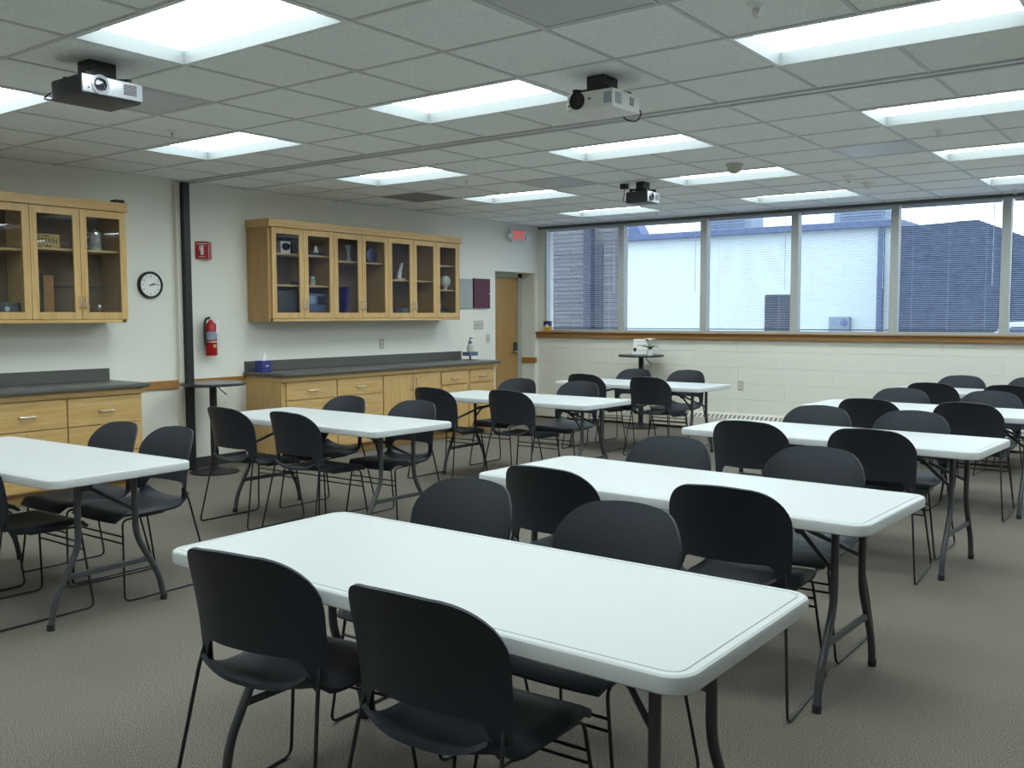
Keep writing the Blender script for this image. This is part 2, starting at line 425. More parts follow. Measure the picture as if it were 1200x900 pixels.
# ---------------------------------------------------------------- ceiling things
rown = {-1: 'row behind the camera', 0: 'nearest row', 1: 'second row', 2: 'third row', 3: 'fourth row', 4: 'farthest row by the windows'}
coln = ['left column', 'middle column', 'right column', 'far right column']
base_light = None
for r_, c_, lx, ly in LIGHTS:
    lab = 'bright recessed fluorescent ceiling light, %s, %s' % (rown[r_], coln[c_])
    if base_light is None:
        L = thing('ceiling_light', lab, 'ceiling light', (lx, ly, ZC), 0, 'recessed ceiling lights')
        W, D = 2*PX, PY; e = 0.024; dp = 0.058
        f = MB()
        g_ = e-0.001
        f.box(0.0, 0.0, -0.008, W, g_, -0.001); f.box(0, D-g_, -0.008, W, D, -0.001); f.box(0, g_, -0.008, g_, D-g_, -0.001); f.box(W-g_, g_, -0.008, W, D-g_, -0.001)
        f.build('frame', 'white_metal', L)
        q = 0.006
        o = [(e, e, -0.0085), (W-e, e, -0.0085), (W-e, D-e, -0.0085), (e, D-e, -0.0085)]
        i_ = [(e+q, e+q, dp), (W-e-q, e+q, dp), (W-e-q, D-e-q, dp), (e+q, D-e-q, dp)]
        f = MB()
        for k in range(4): f.quad(o[k], o[(k+1) % 4], i_[(k+1) % 4], i_[k])
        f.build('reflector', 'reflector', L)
        f = MB(); f.box(e+q, e+q, dp, W-e-q, D-e-q, dp+0.004); f.build('lens', 'lens', L)
        f = MB(); f.box(0.01, 0.01, dp+0.006, W-0.01, D-0.01, dp+0.02); f.build('housing', 'white_metal', L)
        base_light = L
    else: dup(base_light, lab, (lx, ly, ZC))

def vent(kind, label, kx, ybase, ky):
    x, y = X0+PX*kx, ybase+PY*ky
    v = thing('ceiling_vent', label, 'vent', (x, y, ZC), 0, 'ceiling vents')
    a, b = 0.014, PX-0.014; c, d = 0.014, PY-0.014
    f = MB()
    f.box(a, c, -0.007, b, c+0.02, 0); f.box(a, d-0.02, -0.007, b, d, 0); f.box(a, c+0.02, -0.007, a+0.02, d-0.02, 0); f.box(b-0.02, c+0.02, -0.007, b, d-0.02, 0)
    f.build('frame', 'vent' if kind != 'dark' else 'ventdark', v)
    MB().box(a+0.02, c+0.02, -0.004, b-0.02, d-0.02, -0.001).build('panel', 'ventdark' if kind == 'dark' else 'vent', v)
vent('dark', 'dark perforated return air vent in the ceiling above the oak cabinets', -5, Y2, 2)
vent('grey', 'grey ceiling air panel beyond the middle ceiling lights', -2, Y2, 2)
vent('grey', 'blue grey ceiling air panel in right half near dome detectors', 3, Y2, 2)
vent('grey', 'grey ceiling air panel cut by the top edge of the photo', 3, Y1, -2)
vent('grey', 'smooth grey ceiling panel beside the silver projector', -2, Y1, -2)

spr = [(-1.60, 3.86, 'at the top edge, left of nearest right light'), (-5.88, 3.95, 'between silver projector and the left column light'),
       (-5.75, 7.01, 'beside the dark return air vent'), (-5.70, 10.70, 'below the farthest left light by the window'),
       (-1.62, 7.18, 'between the right column lights'), (-1.72, 11.0, 'right above the fifth window mullion')]
bs = None
for x, y, wh in spr:
    lab = 'small chrome fire sprinkler head ' + wh
    if bs is None:
        S = thing('sprinkler_head', lab, 'sprinkler', (x, y, ZC), 0, 'ceiling sprinkler heads')
        MB().lathe([(0, 0), (0.038, 0), (0.036, -0.006), (0.012, -0.012), (0, -0.012)], seg=16).build('escutcheon', 'white_metal', S, smooth=40)
        m = MB(); m.cyl((0, 0, -0.01), (0, 0, -0.035), 0.007); m.tube([(0.012, 0, -0.012), (0.014, 0, -0.03), (0, 0, -0.05)], 0.003); m.tube([(-0.012, 0, -0.012), (-0.014, 0, -0.03), (0, 0, -0.05)], 0.003)
        m.build('nozzle', 'chrome', S)
        MB().lathe([(0, -0.050), (0.018, -0.050), (0.018, -0.053), (0, -0.053)], seg=12).build('deflector', 'chrome', S)
        bs = S
    else: dup(bs, lab, (x, y, ZC))
S = thing('motion_sensor', 'round grey dome sensor hanging in front of a middle column light', 'detector', (-3.36, 7.70, ZC))
MB().lathe([(0, 0), (0.072, 0), (0.072, -0.02), (0.066, -0.028), (0, -0.028)], seg=24).build('base', 'ivory', S, smooth=40)
MB().lathe([(0.060, -0.028), (0.058, -0.055), (0.045, -0.075), (0.02, -0.085), (0, -0.086)], seg=24).build('dome', 'ivory', S, smooth=50)
for x, y, lab, nm in ((-2.82, 9.07, 'white round smoke detector near the third window, nearer of the pair', 0), (-2.80, 9.62, 'white round detector with red marking nearer the windows', 1)):
    S = thing('smoke_detector', lab, 'detector', (x, y, ZC), 0, 'round smoke detectors')
    MB().lathe([(0, 0), (0.075, 0), (0.072, -0.015), (0.05, -0.02), (0.045, -0.045), (0.035, -0.05), (0, -0.05)], seg=24).build('body', 'white', S, smooth=40)
    MB().lathe([(0, -0.05), (0.012, -0.05), (0.012, -0.054), (0, -0.054)], (0.0, 0, 0), 10).build('indicator', 'red' if nm else 'darkgrey', S)

# projectors
def mount(P, cx, cy, zt, s=1.0):
    m = MB(); m.box(cx-0.055*s, cy-0.075*s, zt+0.02, cx+0.055*s, cy+0.075*s, -0.001, 0.006)
    m.box(cx-0.08*s, cy-0.10*s, zt+0.012, cx+0.08*s, cy+0.10*s, zt+0.028, 0.004)
    for sx in (-1, 1):
        for sy in (-1, 1): m.box(cx+sx*0.10*s-0.012, cy+sy*0.11*s-0.012, zt, cx+sx*0.10*s+0.012, cy+sy*0.11*s+0.012, zt+0.03); m.tube([(cx+sx*0.04, cy+sy*0.05, zt+0.022), (cx+sx*0.10*s, cy+sy*0.11*s, zt+0.022)], 0.01)
    m.build('ceiling_mount', 'black', P)
# silver one: front faces +X
P = thing('projector', 'silver and black projector on ceiling mount at upper left', 'projector', (-4.61, 2.67, ZC), 0, 'ceiling projectors')
zb, zt = 2.563-ZC, 2.665-ZC
f = MB(); f.box(-0.15, -0.162, zb, 0.135, 0.162, zt, 0.012, 3); f.build('body', 'darkgrey', P, smooth=40)
f = MB(); f.box(0.135, -0.162, zb+0.012, 0.150, 0.162, zt-0.002, 0.006, 2); f.build('front_panel', 'silver', P, smooth=40)
f = MB(); f.lathe([(0.048, 0), (0.048, 0.006), (0.040, 0.010), (0.036, 0.004)], (0.150, -0.070, zb+0.058), 28, 'x')
lr = f.build('lens_ring', 'silver', P, smooth=40)
f = MB(); f.lathe([(0.036, 0.002), (0.030, 0.012), (0.026, 0.004), (0.018, 0.006), (0, 0.009)], (0.150, -0.070, zb+0.058), 28, 'x'); f.build('lens', 'lensglass', lr, smooth=40)
f = MB()
for k in range(6): f.box(0.1495, 0.055, zb+0.034+k*0.009, 0.1525, 0.125, zb+0.039+k*0.009)
f.build('vent_grille', 'darkgrey', P)
f = MB()
for k in range(7): f.box(-0.12, -0.1635, zb+0.02+k*0.011, 0.11, -0.1615, zb+0.024+k*0.011)
f.build('side_grille', 'black', P)
f = MB(); f.lathe([(0, 0), (0.005, 0), (0.005, 0.002), (0, 0.002)], (0.150, -0.130, zb+0.035), 10, 'x'); f.build('sensor', 'black', P)
f = MB(); f.tube([(-0.15, -0.05, zb+0.05), (-0.20, -0.12, zb+0.07), (-0.22, -0.17, zb+0.02), (-0.155, -0.15, zb+0.01)], 0.004, 6, 0.04); f.build('cable', 'black', P, smooth=60)
mount(P, -0.03, 0.02, zt)
# white one: front faces -Y
P = thing('projector', 'white projector with round black lens on ceiling mount', 'projector', (-2.72, 4.49, ZC), 0, 'ceiling projectors')
zb, zt = 2.575-ZC, 2.67-ZC
f = MB(); f.box(-0.145, -0.145, zb, 0.145, 0.145, zt, 0.010, 3); f.build('body', 'white', P, smooth=40)
f = MB(); f.lathe([(0.046, 0), (0.046, -0.010), (0.040, -0.012), (0.036, -0.004), (0, -0.002)], (-0.075, -0.145, zb+0.050), 28, 'y'); f.build('lens', 'black', P, smooth=40)
f = MB()
for k in range(6): f.box(0.090+k*0.008, -0.1465, zb+0.018, 0.094+k*0.008, -0.1445, zb+0.075)
f.build('vent_grille', 'acgrey', P); f = MB()
for k in range(5): f.box(0.1445, -0.12+k*0.014, zb+0.018, 0.1465, -0.113+k*0.014, zb+0.078)
f.build('vent_grille', 'acgrey', P); f = MB()
for k in range(4): f.box(0.1445, 0.03+k*0.012, zb+0.03, 0.1465, 0.037+k*0.012, zb+0.075)
f.build('vent_grille', 'acgrey', P)
f = MB(); f.box(-0.005, -0.147, zb+0.048, 0.008, -0.1445, zb+0.058); f.box(-0.134, -0.147, zb+0.025, -0.124, -0.1445, zb+0.035); f.build('sensor', 'darkgrey', P)
f = MB(); f.tube([(0.03, 0.14, zb+0.02), (0.04, 0.18, zb-0.015), (0.09, 0.22, zb-0.02), (0.13, 0.20, zb+0.03), (0.10, 0.14, zb+0.04)], 0.004, 6, 0.03); f.build('cable', 'black', P, smooth=60)
mount(P, -0.02, 0.02, zt)
# dark one near the windows: front faces +X
P = thing('projector', 'dark grey projector on ceiling mount near the windows', 'projector', (-4.53, 8.22, ZC), 0, 'ceiling projectors')
zb, zt = 2.567-ZC, 2.675-ZC
f = MB(); f.box(-0.125, -0.115, zb, 0.105, 0.115, zt, 0.010, 3); f.build('body', 'darkgrey', P, smooth=40)
f = MB(); f.box(0.105, -0.115, zb+0.006, 0.12, 0.115, zt-0.004, 0.005, 2); f.build('front_panel', 'silver', P, smooth=40)
f = MB(); f.lathe([(0.040, 0), (0.040, 0.010), (0.030, 0.014), (0.026, 0.004), (0, 0.008)], (0.12, -0.05, zb+0.055), 24, 'x'); f.build('lens', 'lensglass', P, smooth=40)
f = MB()
for k in range(6): f.box(0.1195, 0.03, zb+0.03+k*0.010, 0.1222, 0.095, zb+0.035+k*0.010)
f.build('vent_grille', 'black', P)
f = MB(); f.box(-0.24, -0.03, -0.05, -0.17, 0.03, -0.001, 0.005); f.build('outlet_box', 'black', P)
f = MB(); f.tube([(-0.2, 0, -0.05), (-0.22, 0, zb+0.03), (-0.16, 0, zb+0.035), (-0.12, 0, zb+0.04)], 0.004, 6, 0.03); f.build('cable', 'black', P, smooth=60)
mount(P, 0.0, 0.0, zt, 0.8)

# ---------------------------------------------------------------- cabinets
def handle_v(x, y, z, h, name='handle', parent=None):
    m = MB(); m.tube([(x, y, z-h/2), (x+0.028, y, z-h/2), (x+0.028, y, z+h/2), (x, y, z+h/2)], 0.0055, 8, 0.012)
    return m.build(name, 'chrome', parent, smooth=50)
def handle_h(x, y, z, w, name='handle', parent=None):
    m = MB(); m.box(x, y-w/2-0.007, z-0.008, x+0.022, y-w/2+0.008, z+0.008, 0.003); m.box(x, y+w/2-0.008, z-0.008, x+0.022, y+w/2+0.007, z+0.008, 0.003)
    m.tube([(x+0.024, y-w/2-0.008, z+0.002), (x+0.030, y, z), (x+0.024, y+w/2+0.008, z+0.002)], 0.0065, 8, 0.03)
    return m.build(name, 'chrome', parent, smooth=50)
def upper_cabinet(label, ya, yb, doors, handles, shelves, dividers=()):
    K = thing('upper_cabinet', label, 'cabinet', (XL, 0, 0), 0, 'glass door upper cabinets')
    z0, z1, dpt = 1.432, 2.385, 0.33
    b = MB()
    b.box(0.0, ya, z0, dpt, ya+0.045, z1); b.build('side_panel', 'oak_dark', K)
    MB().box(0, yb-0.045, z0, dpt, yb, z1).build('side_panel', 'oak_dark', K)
    b = MB(); b.box(0.0, ya+0.02, z0, dpt, yb-0.02, z0+0.025); b.box(0, ya+0.02, z1-0.02, dpt, yb-0.02, z1)
    b.box(dpt-0.02, ya+0.045, z0, dpt+0.014, yb-0.045, z0+0.027)
    for dv in dividers: b.box(0.012, dv-0.01, z0+0.025, dpt-0.003, dv+0.01, z1-0.02)
    b.build('carcass', 'oak_y', K)
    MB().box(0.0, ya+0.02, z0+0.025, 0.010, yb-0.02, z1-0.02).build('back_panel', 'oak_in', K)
    MB().box(0.0, ya-0.012, z1, dpt+0.04, yb+0.012, 2.462, 0.003).build('crown', 'oak_y', K)
    for (a, c, z) in shelves:
        MB().box(0.012, a, z-0.009, dpt-0.03, c, z+0.009).build('shelf', 'oak_y', K)
    for k, (a, c) in enumerate(doors):
        a += 0.002; c -= 0.002; fr = 0.058; zz0, zz1 = 1.463, 2.380; x0, x1 = dpt, dpt+0.02
        D = MB(); D.box(x0, a, zz0, x1, a+fr, zz1, 0.0015); D.box(x0, c-fr, zz0, x1, c, zz1, 0.0015)
        D.box(x0, a+fr, zz0, x1-0.001, c-fr, zz0+fr); D.box(x0, a+fr, zz1-fr, x1-0.001, c-fr, zz1)
        D = D.build('door', 'oak_z', K)
        MB().box(x0+0.007, a+fr, zz0+fr, x0+0.010, c-fr, zz1-fr).build('glass', 'cabglass', D)
        hy = a+0.022 if handles[k] == 'L' else c-0.022
        handle_v(x1, hy, 1.60, 0.085, 'handle', D)
    return K
C1A = 2.96
d1 = [(C1A+0.02+0.4185*k, C1A+0.02+0.4185*(k+1)) for k in range(4)]
upper_cabinet('oak glass door wall cabinet at the left edge of the photo', C1A, 4.65, d1, 'RLRL',
              [(C1A+0.02, 3.79, 2.02), (3.81, 4.63, 2.04)], dividers=(3.80,))
d2 = [(6.235+0.4185*k, 6.235+0.4185*(k+1)) for k in range(7)]
upper_cabinet('long oak wall cabinet with seven glass doors beside the exit door', 6.20, 9.20, d2, 'RLRLRLL',
              [(6.22, 7.066, 2.12), (6.22, 7.066, 1.80), (7.086, 7.897, 2.08), (7.917, 8.728, 1.90), (8.748, 9.18, 2.10), (8.748, 9.18, 1.80)], dividers=(7.076, 7.907, 8.738))

def counter(label, ya, yb, sa, sb):
    K = thing('countertop', label, 'countertop', (XL, 0, 0), 0, 'grey laminate worktops')
    MB().box(0.002, ya, 0.880, 0.635, yb, 0.915, 0.006, 2).build('worktop', 'counter', K, smooth=40)
    MB().box(0.002, sa, 0.915, 0.022, sb, 1.022, 0.002).build('backsplash', 'counter', K)
counter('dark grey laminate worktop with backsplash at the left edge', 2.6, 4.665, 2.6, 4.65)
counter('long dark grey laminate worktop with backsplash under seven door cabinet', 6.115, 9.65, 6.135, 9.60)
def base_cabinet(label, ya, yb, cells):
    K = thing('base_cabinet', label, 'cabinet', (XL, 0, 0), 0, 'oak base cabinets')
    dx = 0.56
    MB().box(0.003, ya, 0.095, dx, yb, 0.828).build('body', 'oak_z', K)
    MB().box(0.003, ya-0.006, 0.828, dx+0.035, yb+0.008, 0.8795, 0.002).build('top_rail', 'oak_y', K)
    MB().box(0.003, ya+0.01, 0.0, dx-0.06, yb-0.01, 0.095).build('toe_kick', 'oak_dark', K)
    for (kind, a, c, z0, z1, hs) in cells:
        if kind == 'drawer':
            D = MB().box(dx, a, z0, dx+0.02, c, z1, 0.002).build('drawer', 'oak_y', K)
            handle_h(dx+0.02, (a+c)/2, (z0+z1)/2-0.005, 0.11 if hs != 'small' else 0.09, 'handle', D)
            if hs == 'lock':
                l = MB(); l.lathe([(0, 0), (0.009, 0), (0.008, 0.003), (0, 0.003)], (dx+0.02, (a+c)/2, z1-0.03), 12, 'x'); l.build('lock', 'chrome', D)
        else:
            D = MB().box(dx, a, z0, dx+0.02, c, z1, 0.002).build('door', 'oak_z', K)
            handle_v(dx+0.02, c-0.035 if hs == 'R' else a+0.035, z1-0.12, 0.13, 'handle', D)
    return K
cells = []
for a, c in ((2.66, 3.29), (3.30, 3.945), (3.957, 4.60)):
    for z0, z1 in ((0.590, 0.820), (0.350, 0.582), (0.110, 0.342)): cells.append(('drawer', a, c, z0, z1, 'lock'))
base_cabinet('oak drawer base cabinet standing behind the nearest left row table', 2.62, 4.62, cells)
cells = []
for a, c in ((6.20, 6.868), (6.884, 7.555)):
    for z0, z1 in ((0.640, 0.820), (0.400, 0.632), (0.110, 0.392)): cells.append(('drawer', a, c, z0, z1, 'lock'))
cells += [('door', 7.575, 8.05, 0.11, 0.82, 'R'), ('door', 8.06, 8.53, 0.11, 0.82, 'L')]
cells += [('drawer', 8.56, 9.04, 0.66, 0.805, 'none'), ('drawer', 9.10, 9.56, 0.66, 0.805, 'none'), ('door', 8.56, 9.06, 0.11, 0.64, 'R'), ('door', 9.08, 9.57, 0.11, 0.64, 'L')]
bc = base_cabinet('long oak base cabinet with drawers and doors under the long worktop', 6.15, 9.615, cells)

# ---- cabinet contents
def single(mb, name, m, label, cat, loc=(0, 0, 0), group=None, smooth=None):
    o = mb.build(name, m, None, loc, smooth); return tag(o, label, cat, group)
xc = XL
P = thing('plaque', 'tan telegraph company sign with black lettering on the left cabinet shelf', 'sign', (xc+0.22, 3.965, 2.0295))
MB().box(0, -0.15, 0, 0.03, 0.15, 0.135, 0.004).build('board', 'tan', P)
text_mesh('lettering', 'DIRECT WIRE —', 0.028, 'ink', P, Matrix.Translation((0.031, 0, 0.116)) @ FACE_X)
text_mesh('lettering', 'WESTERN', 0.058, 'ink', P, Matrix.Translation((0.031, 0, 0.077)) @ FACE_X)
text_mesh('lettering', 'UNION', 0.058, 'ink', P, Matrix.Translation((0.031, -0.02, 0.03)) @ FACE_X)
P = thing('beer_stein', 'grey stoneware stein with handle and lid on the left cabinet shelf', 'mug', (xc+0.2, 4.45, 2.0495))
MB().lathe([(0, 0), (0.056, 0), (0.058, 0.012), (0.052, 0.02), (0.047, 0.13), (0.049, 0.14), (0, 0.14)], seg=24).build('cup', 'stein', P, smooth=40)
m = MB(); m.tube([(0, -0.048, 0.115), (0, -0.095, 0.11), (0, -0.10, 0.06), (0, -0.052, 0.03)], 0.008, 8, 0.04); m.build('handle', 'stein', P, smooth=60)
m = MB(); m.lathe([(0.048, 0.141), (0.045, 0.158), (0.02, 0.172), (0.008, 0.176), (0.008, 0.19), (0, 0.19)], seg=20); m.tube([(0, -0.045, 0.148), (0, -0.075, 0.15), (0, -0.075, 0.185)], 0.006, 6, 0.01); m.build('lid', 'chrome', P, smooth=40)
P = thing('wooden_plank', 'brown wooden plank standing upright in the left cabinet', 'plank', (xc+0.12, 4.06, 1.4575))
MB().box(0, -0.045, 0, 0.025, 0.045, 0.37, 0.003).build('board', 'rail_y', P)
MB().box(0.005, -0.085, 0, 0.022, -0.047, 0.39, 0.002).build('dark_edge', 'ink', P)
m = MB(); m.cyl((0, 0, 0), (0, 0.79, 0), 0.008, seg=8); single(m, 'metal_rod', 'darkgrey', 'thin dark metal rod spanning the left cabinet behind the brown plank', 'rod', (xc+0.06, 3.8125, 1.74))
for y, lab in ((4.36, 'small trophy on dark base low in the left cabinet, left of two'), (4.47, 'small silver trophy low in the left cabinet, right of two')):
    P = thing('trophy', lab, 'trophy', (xc+0.2, y, 1.458), 0, 'small trophies in the left cabinet')
    MB().lathe([(0, 0), (0.028, 0), (0.024, 0.035), (0, 0.035)], seg=14).build('base', 'darkgrey', P, smooth=40)
    MB().lathe([(0, 0.035), (0.008, 0.035), (0.006, 0.07), (0.018, 0.09), (0.022, 0.12), (0.010, 0.13), (0, 0.135)], seg=14).build('figure', 'chrome', P, smooth=60)
m = MB(); m.box(0, -0.13, 0, 0.2, 0.13, 0.14, 0.008); o = single(m, 'equipment_case', 'darkgrey', 'dark equipment case low in the left cabinet near its left edge', 'case', (xc+0.06, 3.64, 1.4575))
m = MB(); m.lathe([(0.02, 0), (0.02, 0.004), (0.012, 0.004), (0, 0.002)], (0.2, 0.02, 0.09), 14, 'x'); m.build('dial', 'silver', o)
m = MB(); m.box(0, -0.04, 0, 0.09, 0.045, 0.028, 0.006); single(m, 'black_remote', 'black', 'flat black gadget lying on top of the left oak cabinet', 'gadget', (xc+0.27, 4.60, 2.4625))
m = MB(); m.box(0, 0, 0, 0.03, 0.012, 0.05, 0.002); single(m, 'cabinet_lock', 'chrome', 'small metal lock on the right side of the left oak cabinet', 'lock', (xc+0.29, 4.6501, 1.56))
# second cabinet
P = thing('old_camera', 'white and black camera with round lens in the long cabinet', 'camera', (xc+0.12, 6.55, 2.1295))
MB().box(0, -0.09, 0, 0.1, 0.04, 0.13, 0.008).build('body', 'white', P)
MB().box(-0.02, 0.05, 0, 0.12, 0.23, 0.15, 0.01).build('case', 'darkgrey', P)
m = MB(); m.lathe([(0.038, 0), (0.038, 0.035), (0.028, 0.04), (0.024, 0.02), (0, 0.02)], (0.1, -0.035, 0.075), 20, 'x'); m.build('lens', 'black', P, smooth=40)
P = thing('desk_lamp', 'dark apparatus with white cone on the top shelf, second glass door', 'apparatus', (xc+0.16, 6.94, 2.1295))
MB().box(-0.04, -0.10, 0, 0.08, 0.10, 0.035, 0.006).build('base', 'darkgrey', P)
MB().lathe([(0, 0.035), (0.03, 0.035), (0.008, 0.11), (0, 0.11)], (0.05, 0, 0), 14).build('cone', 'white', P, smooth=40)
m = MB(); m.box(0, -0.03, 0, 0.06, 0.03, 0.04, 0.005); m.lathe([(0.014, 0), (0.014, 0.02), (0, 0.02)], (0.06, 0.0, 0.022), 12, 'x'); single(m, 'small_device', 'bluegrey', 'small dark device on the middle shelf behind the first glass door', 'device', (xc+0.18, 6.65, 1.8095))
P = thing('jar', 'pale jar with lid on the middle shelf, second glass door', 'jar', (xc+0.2, 6.89, 1.8095))
MB().lathe([(0, 0), (0.035, 0), (0.036, 0.07), (0.028, 0.08), (0, 0.08)], seg=16).build('glass_body', 'stein', P, smooth=40)
MB().lathe([(0, 0.081), (0.03, 0.081), (0.03, 0.1), (0, 0.1)], seg=16).build('lid', 'chrome', P, smooth=40)
m = MB(); m.box(0, -0.19, 0, 0.24, 0.16, 0.29, 0.01); single(m, 'equipment_cabinet', 'darkgrey', 'large dark box on the bottom shelf behind the first glass door', 'box', (xc+0.03, 6.55, 1.4575))
P = thing('radio_set', 'blue grey radio set with square screens, second glass door bottom', 'radio', (xc+0.05, 6.90, 1.4575))
MB().box(0, -0.15, 0, 0.2, 0.15, 0.27, 0.01).build('case', 'bluegrey', P)
MB().box(0.2, -0.12, 0.16, 0.206, -0.02, 0.24, 0.003).build('screen', 'acgrey', P)
MB().box(0.2, 0.02, 0.15, 0.206, 0.12, 0.24, 0.003).build('panel', 'ink', P)
P = thing('old_handset', 'pale waisted handset standing on the upper shelf, third glass door', 'handset', (xc+0.2, 7.42, 2.0895))
MB().lathe([(0, 0), (0.034, 0), (0.030, 0.025), (0.018, 0.06), (0.020, 0.12), (0.032, 0.15), (0.030, 0.18), (0, 0.19)], seg=16).build('body', 'stein', P, smooth=60)
P = thing('book', 'dark blue book leaning against the wall of third glass door', 'book', (xc+0.1, 7.36, 1.4575))
MB().obox((0.05, 0.02, 0.20), (0.14, 0.035, 0.30), Matrix.Rotation(math.radians(-10), 3, 'X')).build('cover', 'blue', P)
MB().box(-0.03, -0.06, 0, 0.14, 0.16, 0.045, 0.003).build('lower_volume', 'darkgrey', P)
P = thing('dark_dial', 'round dark dial on the upper shelf behind the fourth glass door', 'instrument', (xc+0.15, 7.80, 2.0895))
m = MB(); m.lathe([(0, 0), (0.085, 0), (0.085, 0.04), (0.07, 0.045), (0, 0.04)], (0, 0, 0.087), 24, 'x'); m.build('face', 'bluegrey', P, smooth=40)
P = thing('white_figurine', 'tilted white object on the shelf behind the fifth glass door', 'ornament', (xc+0.2, 8.25, 1.9095))
m = MB(); m.tube([(0, -0.02, 0.0), (0, 0.0, 0.10), (0, 0.04, 0.20)], 0.03, 10, 0.03, 0.018); m.build('body', 'white', P, smooth=60)
MB().box(-0.02, -0.06, 0, 0.05, 0.05, 0.02, 0.005).build('foot', 'white', P)
P = thing('box', 'pale blue box on the bottom shelf behind the fifth glass door', 'box', (xc+0.14, 8.33, 1.4575))
MB().box(0, -0.11, 0, 0.13, 0.12, 0.12, 0.004).build('carton', 'acgrey', P)
MB().box(0.13, -0.1, 0.055, 0.1315, 0.11, 0.065).build('stripe', 'bluegrey', P)
P = thing('glass_globe', 'pale round globe on the middle shelf of the rightmost glass door', 'globe', (xc+0.2, 9.075, 1.8095))
MB().lathe([(0, 0), (0.03, 0), (0.02, 0.025), (0.03, 0.035), (0.062, 0.07), (0.070, 0.11), (0.055, 0.155), (0.02, 0.178), (0, 0.18)], seg=20).build('bulb', 'petal', P, smooth=60)
P = thing('telephone', 'dark telephone low behind the rightmost glass door', 'telephone', (xc+0.15, 9.03, 1.4575))
MB().prism([(0, -0.09, 0), (0.14, -0.09, 0), (0.14, -0.09, 0.03), (0.03, -0.09, 0.09), (0, -0.09, 0.09)], (0, 0.18, 0)).build('body', 'bluegrey', P)
m = MB(); m.tube([(0.02, -0.11, 0.10), (0.02, -0.08, 0.115), (0.02, 0.08, 0.115), (0.02, 0.11, 0.10)], 0.018, 10, 0.03); m.build('handset', 'darkgrey', P, smooth=60)

# ---------------------------------------------------------------- wall things on the left wall
P = thing('wall_clock', 'round wall clock with black rim and white face', 'clock', (XL, 5.085, 1.777))
MB().lathe([(0, 0), (0.125, 0), (0.125, 0.03), (0.117, 0.038), (0.108, 0.036), (0.104, 0.022), (0, 0.022)], seg=40, axis='x').build('rim', 'black', P, smooth=40)
MB().lathe([(0, 0.0225), (0.103, 0.0225), (0.103, 0.0245), (0, 0.0245)], seg=40, axis='x').build('face', 'paper', P)
nm = bpy.data.objects.new('numerals', None)
for k in range(1, 13):
    a = PI/2 - k*PI/6
    text_mesh('numeral', str(k), 0.026, 'ink', P, Matrix.Translation((0.025, 0.082*math.cos(a), 0.082*math.sin(a))) @ FACE_X, 0.0004)
for nm_, ang, ln, wd in (('hour_hand', 67, 0.05, 0.005), ('minute_hand', 84, 0.082, 0.0035)):
    a = PI/2 - math.radians(ang); dy, dz = math.cos(a), math.sin(a)
    p, q = Vector((0.028, -dy*0.015, -dz*0.015)), Vector((0.028, dy*ln, dz*ln)); n = Vector((0, -dz, dy))*wd
    MB().prism([p-n, p+n, q+n*0.6, q-n*0.6], (0.0015, 0, 0)).build(nm_, 'ink', P)
# extinguisher sign: 90 degree wedge
P = thing('extinguisher_sign', 'red wedge shaped fire extinguisher sign with white pictogram high on wall', 'sign', (XL, 5.68, 2.045))
wd = 0.096
MB().prism([(0, -wd, 0), (wd, 0, 0), (0, wd, 0)], (0, 0, 0.165)).build('wedge', 'red', P)
RZ = Matrix.Rotation(math.radians(-45), 4, 'Z')
def on_wedge(y, z): return Matrix.Translation((wd/2+0.001, -wd/2-0.001, 0.0825)) @ RZ @ Matrix.Translation((0, y, z))
def wedge_box(m, y0, y1, z0, z1):
    m4 = on_wedge(0, 0)
    vs = [m4 @ Vector((x, y, z)) for x in (0, 0.0015) for y in (y0, y1) for z in (z0, z1)]
    b = bmesh.ops.create_cube(m.bm, size=1)['verts']
    for v in b: v.co = m4 @ Vector((0.001 if v.co.x > 0 else -0.001, y0 if v.co.y < 0 else y1, z0 if v.co.z < 0 else z1))
m = MB(); wedge_box(m, -0.012, 0.016, -0.045, 0.025); wedge_box(m, -0.006, 0.010, 0.025, 0.038); wedge_box(m, -0.018, 0.022, 0.038, 0.045); wedge_box(m, -0.024, -0.018, 0.0, 0.045)
wedge_box(m, -0.05, 0.05, 0.058, 0.064); wedge_box(m, -0.030, 0.030, -0.066, -0.062)
wedge_box(m, -0.066, -0.063, -0.0825, 0.0825); wedge_box(m, 0.063, 0.066, -0.0825, 0.0825)
m.build('pictogram', 'white', P)
# extinguisher
P = thing('fire_extinguisher', 'red fire extinguisher with black hose and white tag hung on wall', 'extinguisher', (XL+0.08, 5.69, 1.10))
MB().lathe([(0, 0.0), (0.050, 0.0), (0.056, 0.012), (0.056, 0.27), (0.045, 0.31), (0.020, 0.335), (0.018, 0.35), (0, 0.35)], seg=24).build('cylinder', 'redpaint', P, smooth=40)
MB().lathe([(0.0568, 0.155), (0.0568, 0.235)], seg=24).build('label_band', 'acgrey', P, smooth=60)
MB().lathe([(0.0572, 0.13), (0.0572, 0.142)], seg=24).build('strap', 'chrome', P, smooth=60)
m = MB(); m.lathe([(0, 0.0), (0.018, 0.0), (0.018, 0.004), (0, 0.004)], (0.054, 0.0, 0.095), 14, 'x'); m.build('gauge', 'brass', P)
m = MB(); m.box(-0.012, -0.016, 0.35, 0.012, 0.016, 0.385, 0.003); m.obox((0.0, 0.05, 0.41), (0.016, 0.11, 0.008), Matrix.Rotation(math.radians(12), 3, 'X')); m.obox((0, 0.05, 0.385), (0.014, 0.10, 0.006), Matrix.Rotation(math.radians(-14), 3, 'X')); m.build('valve', 'chrome', P)
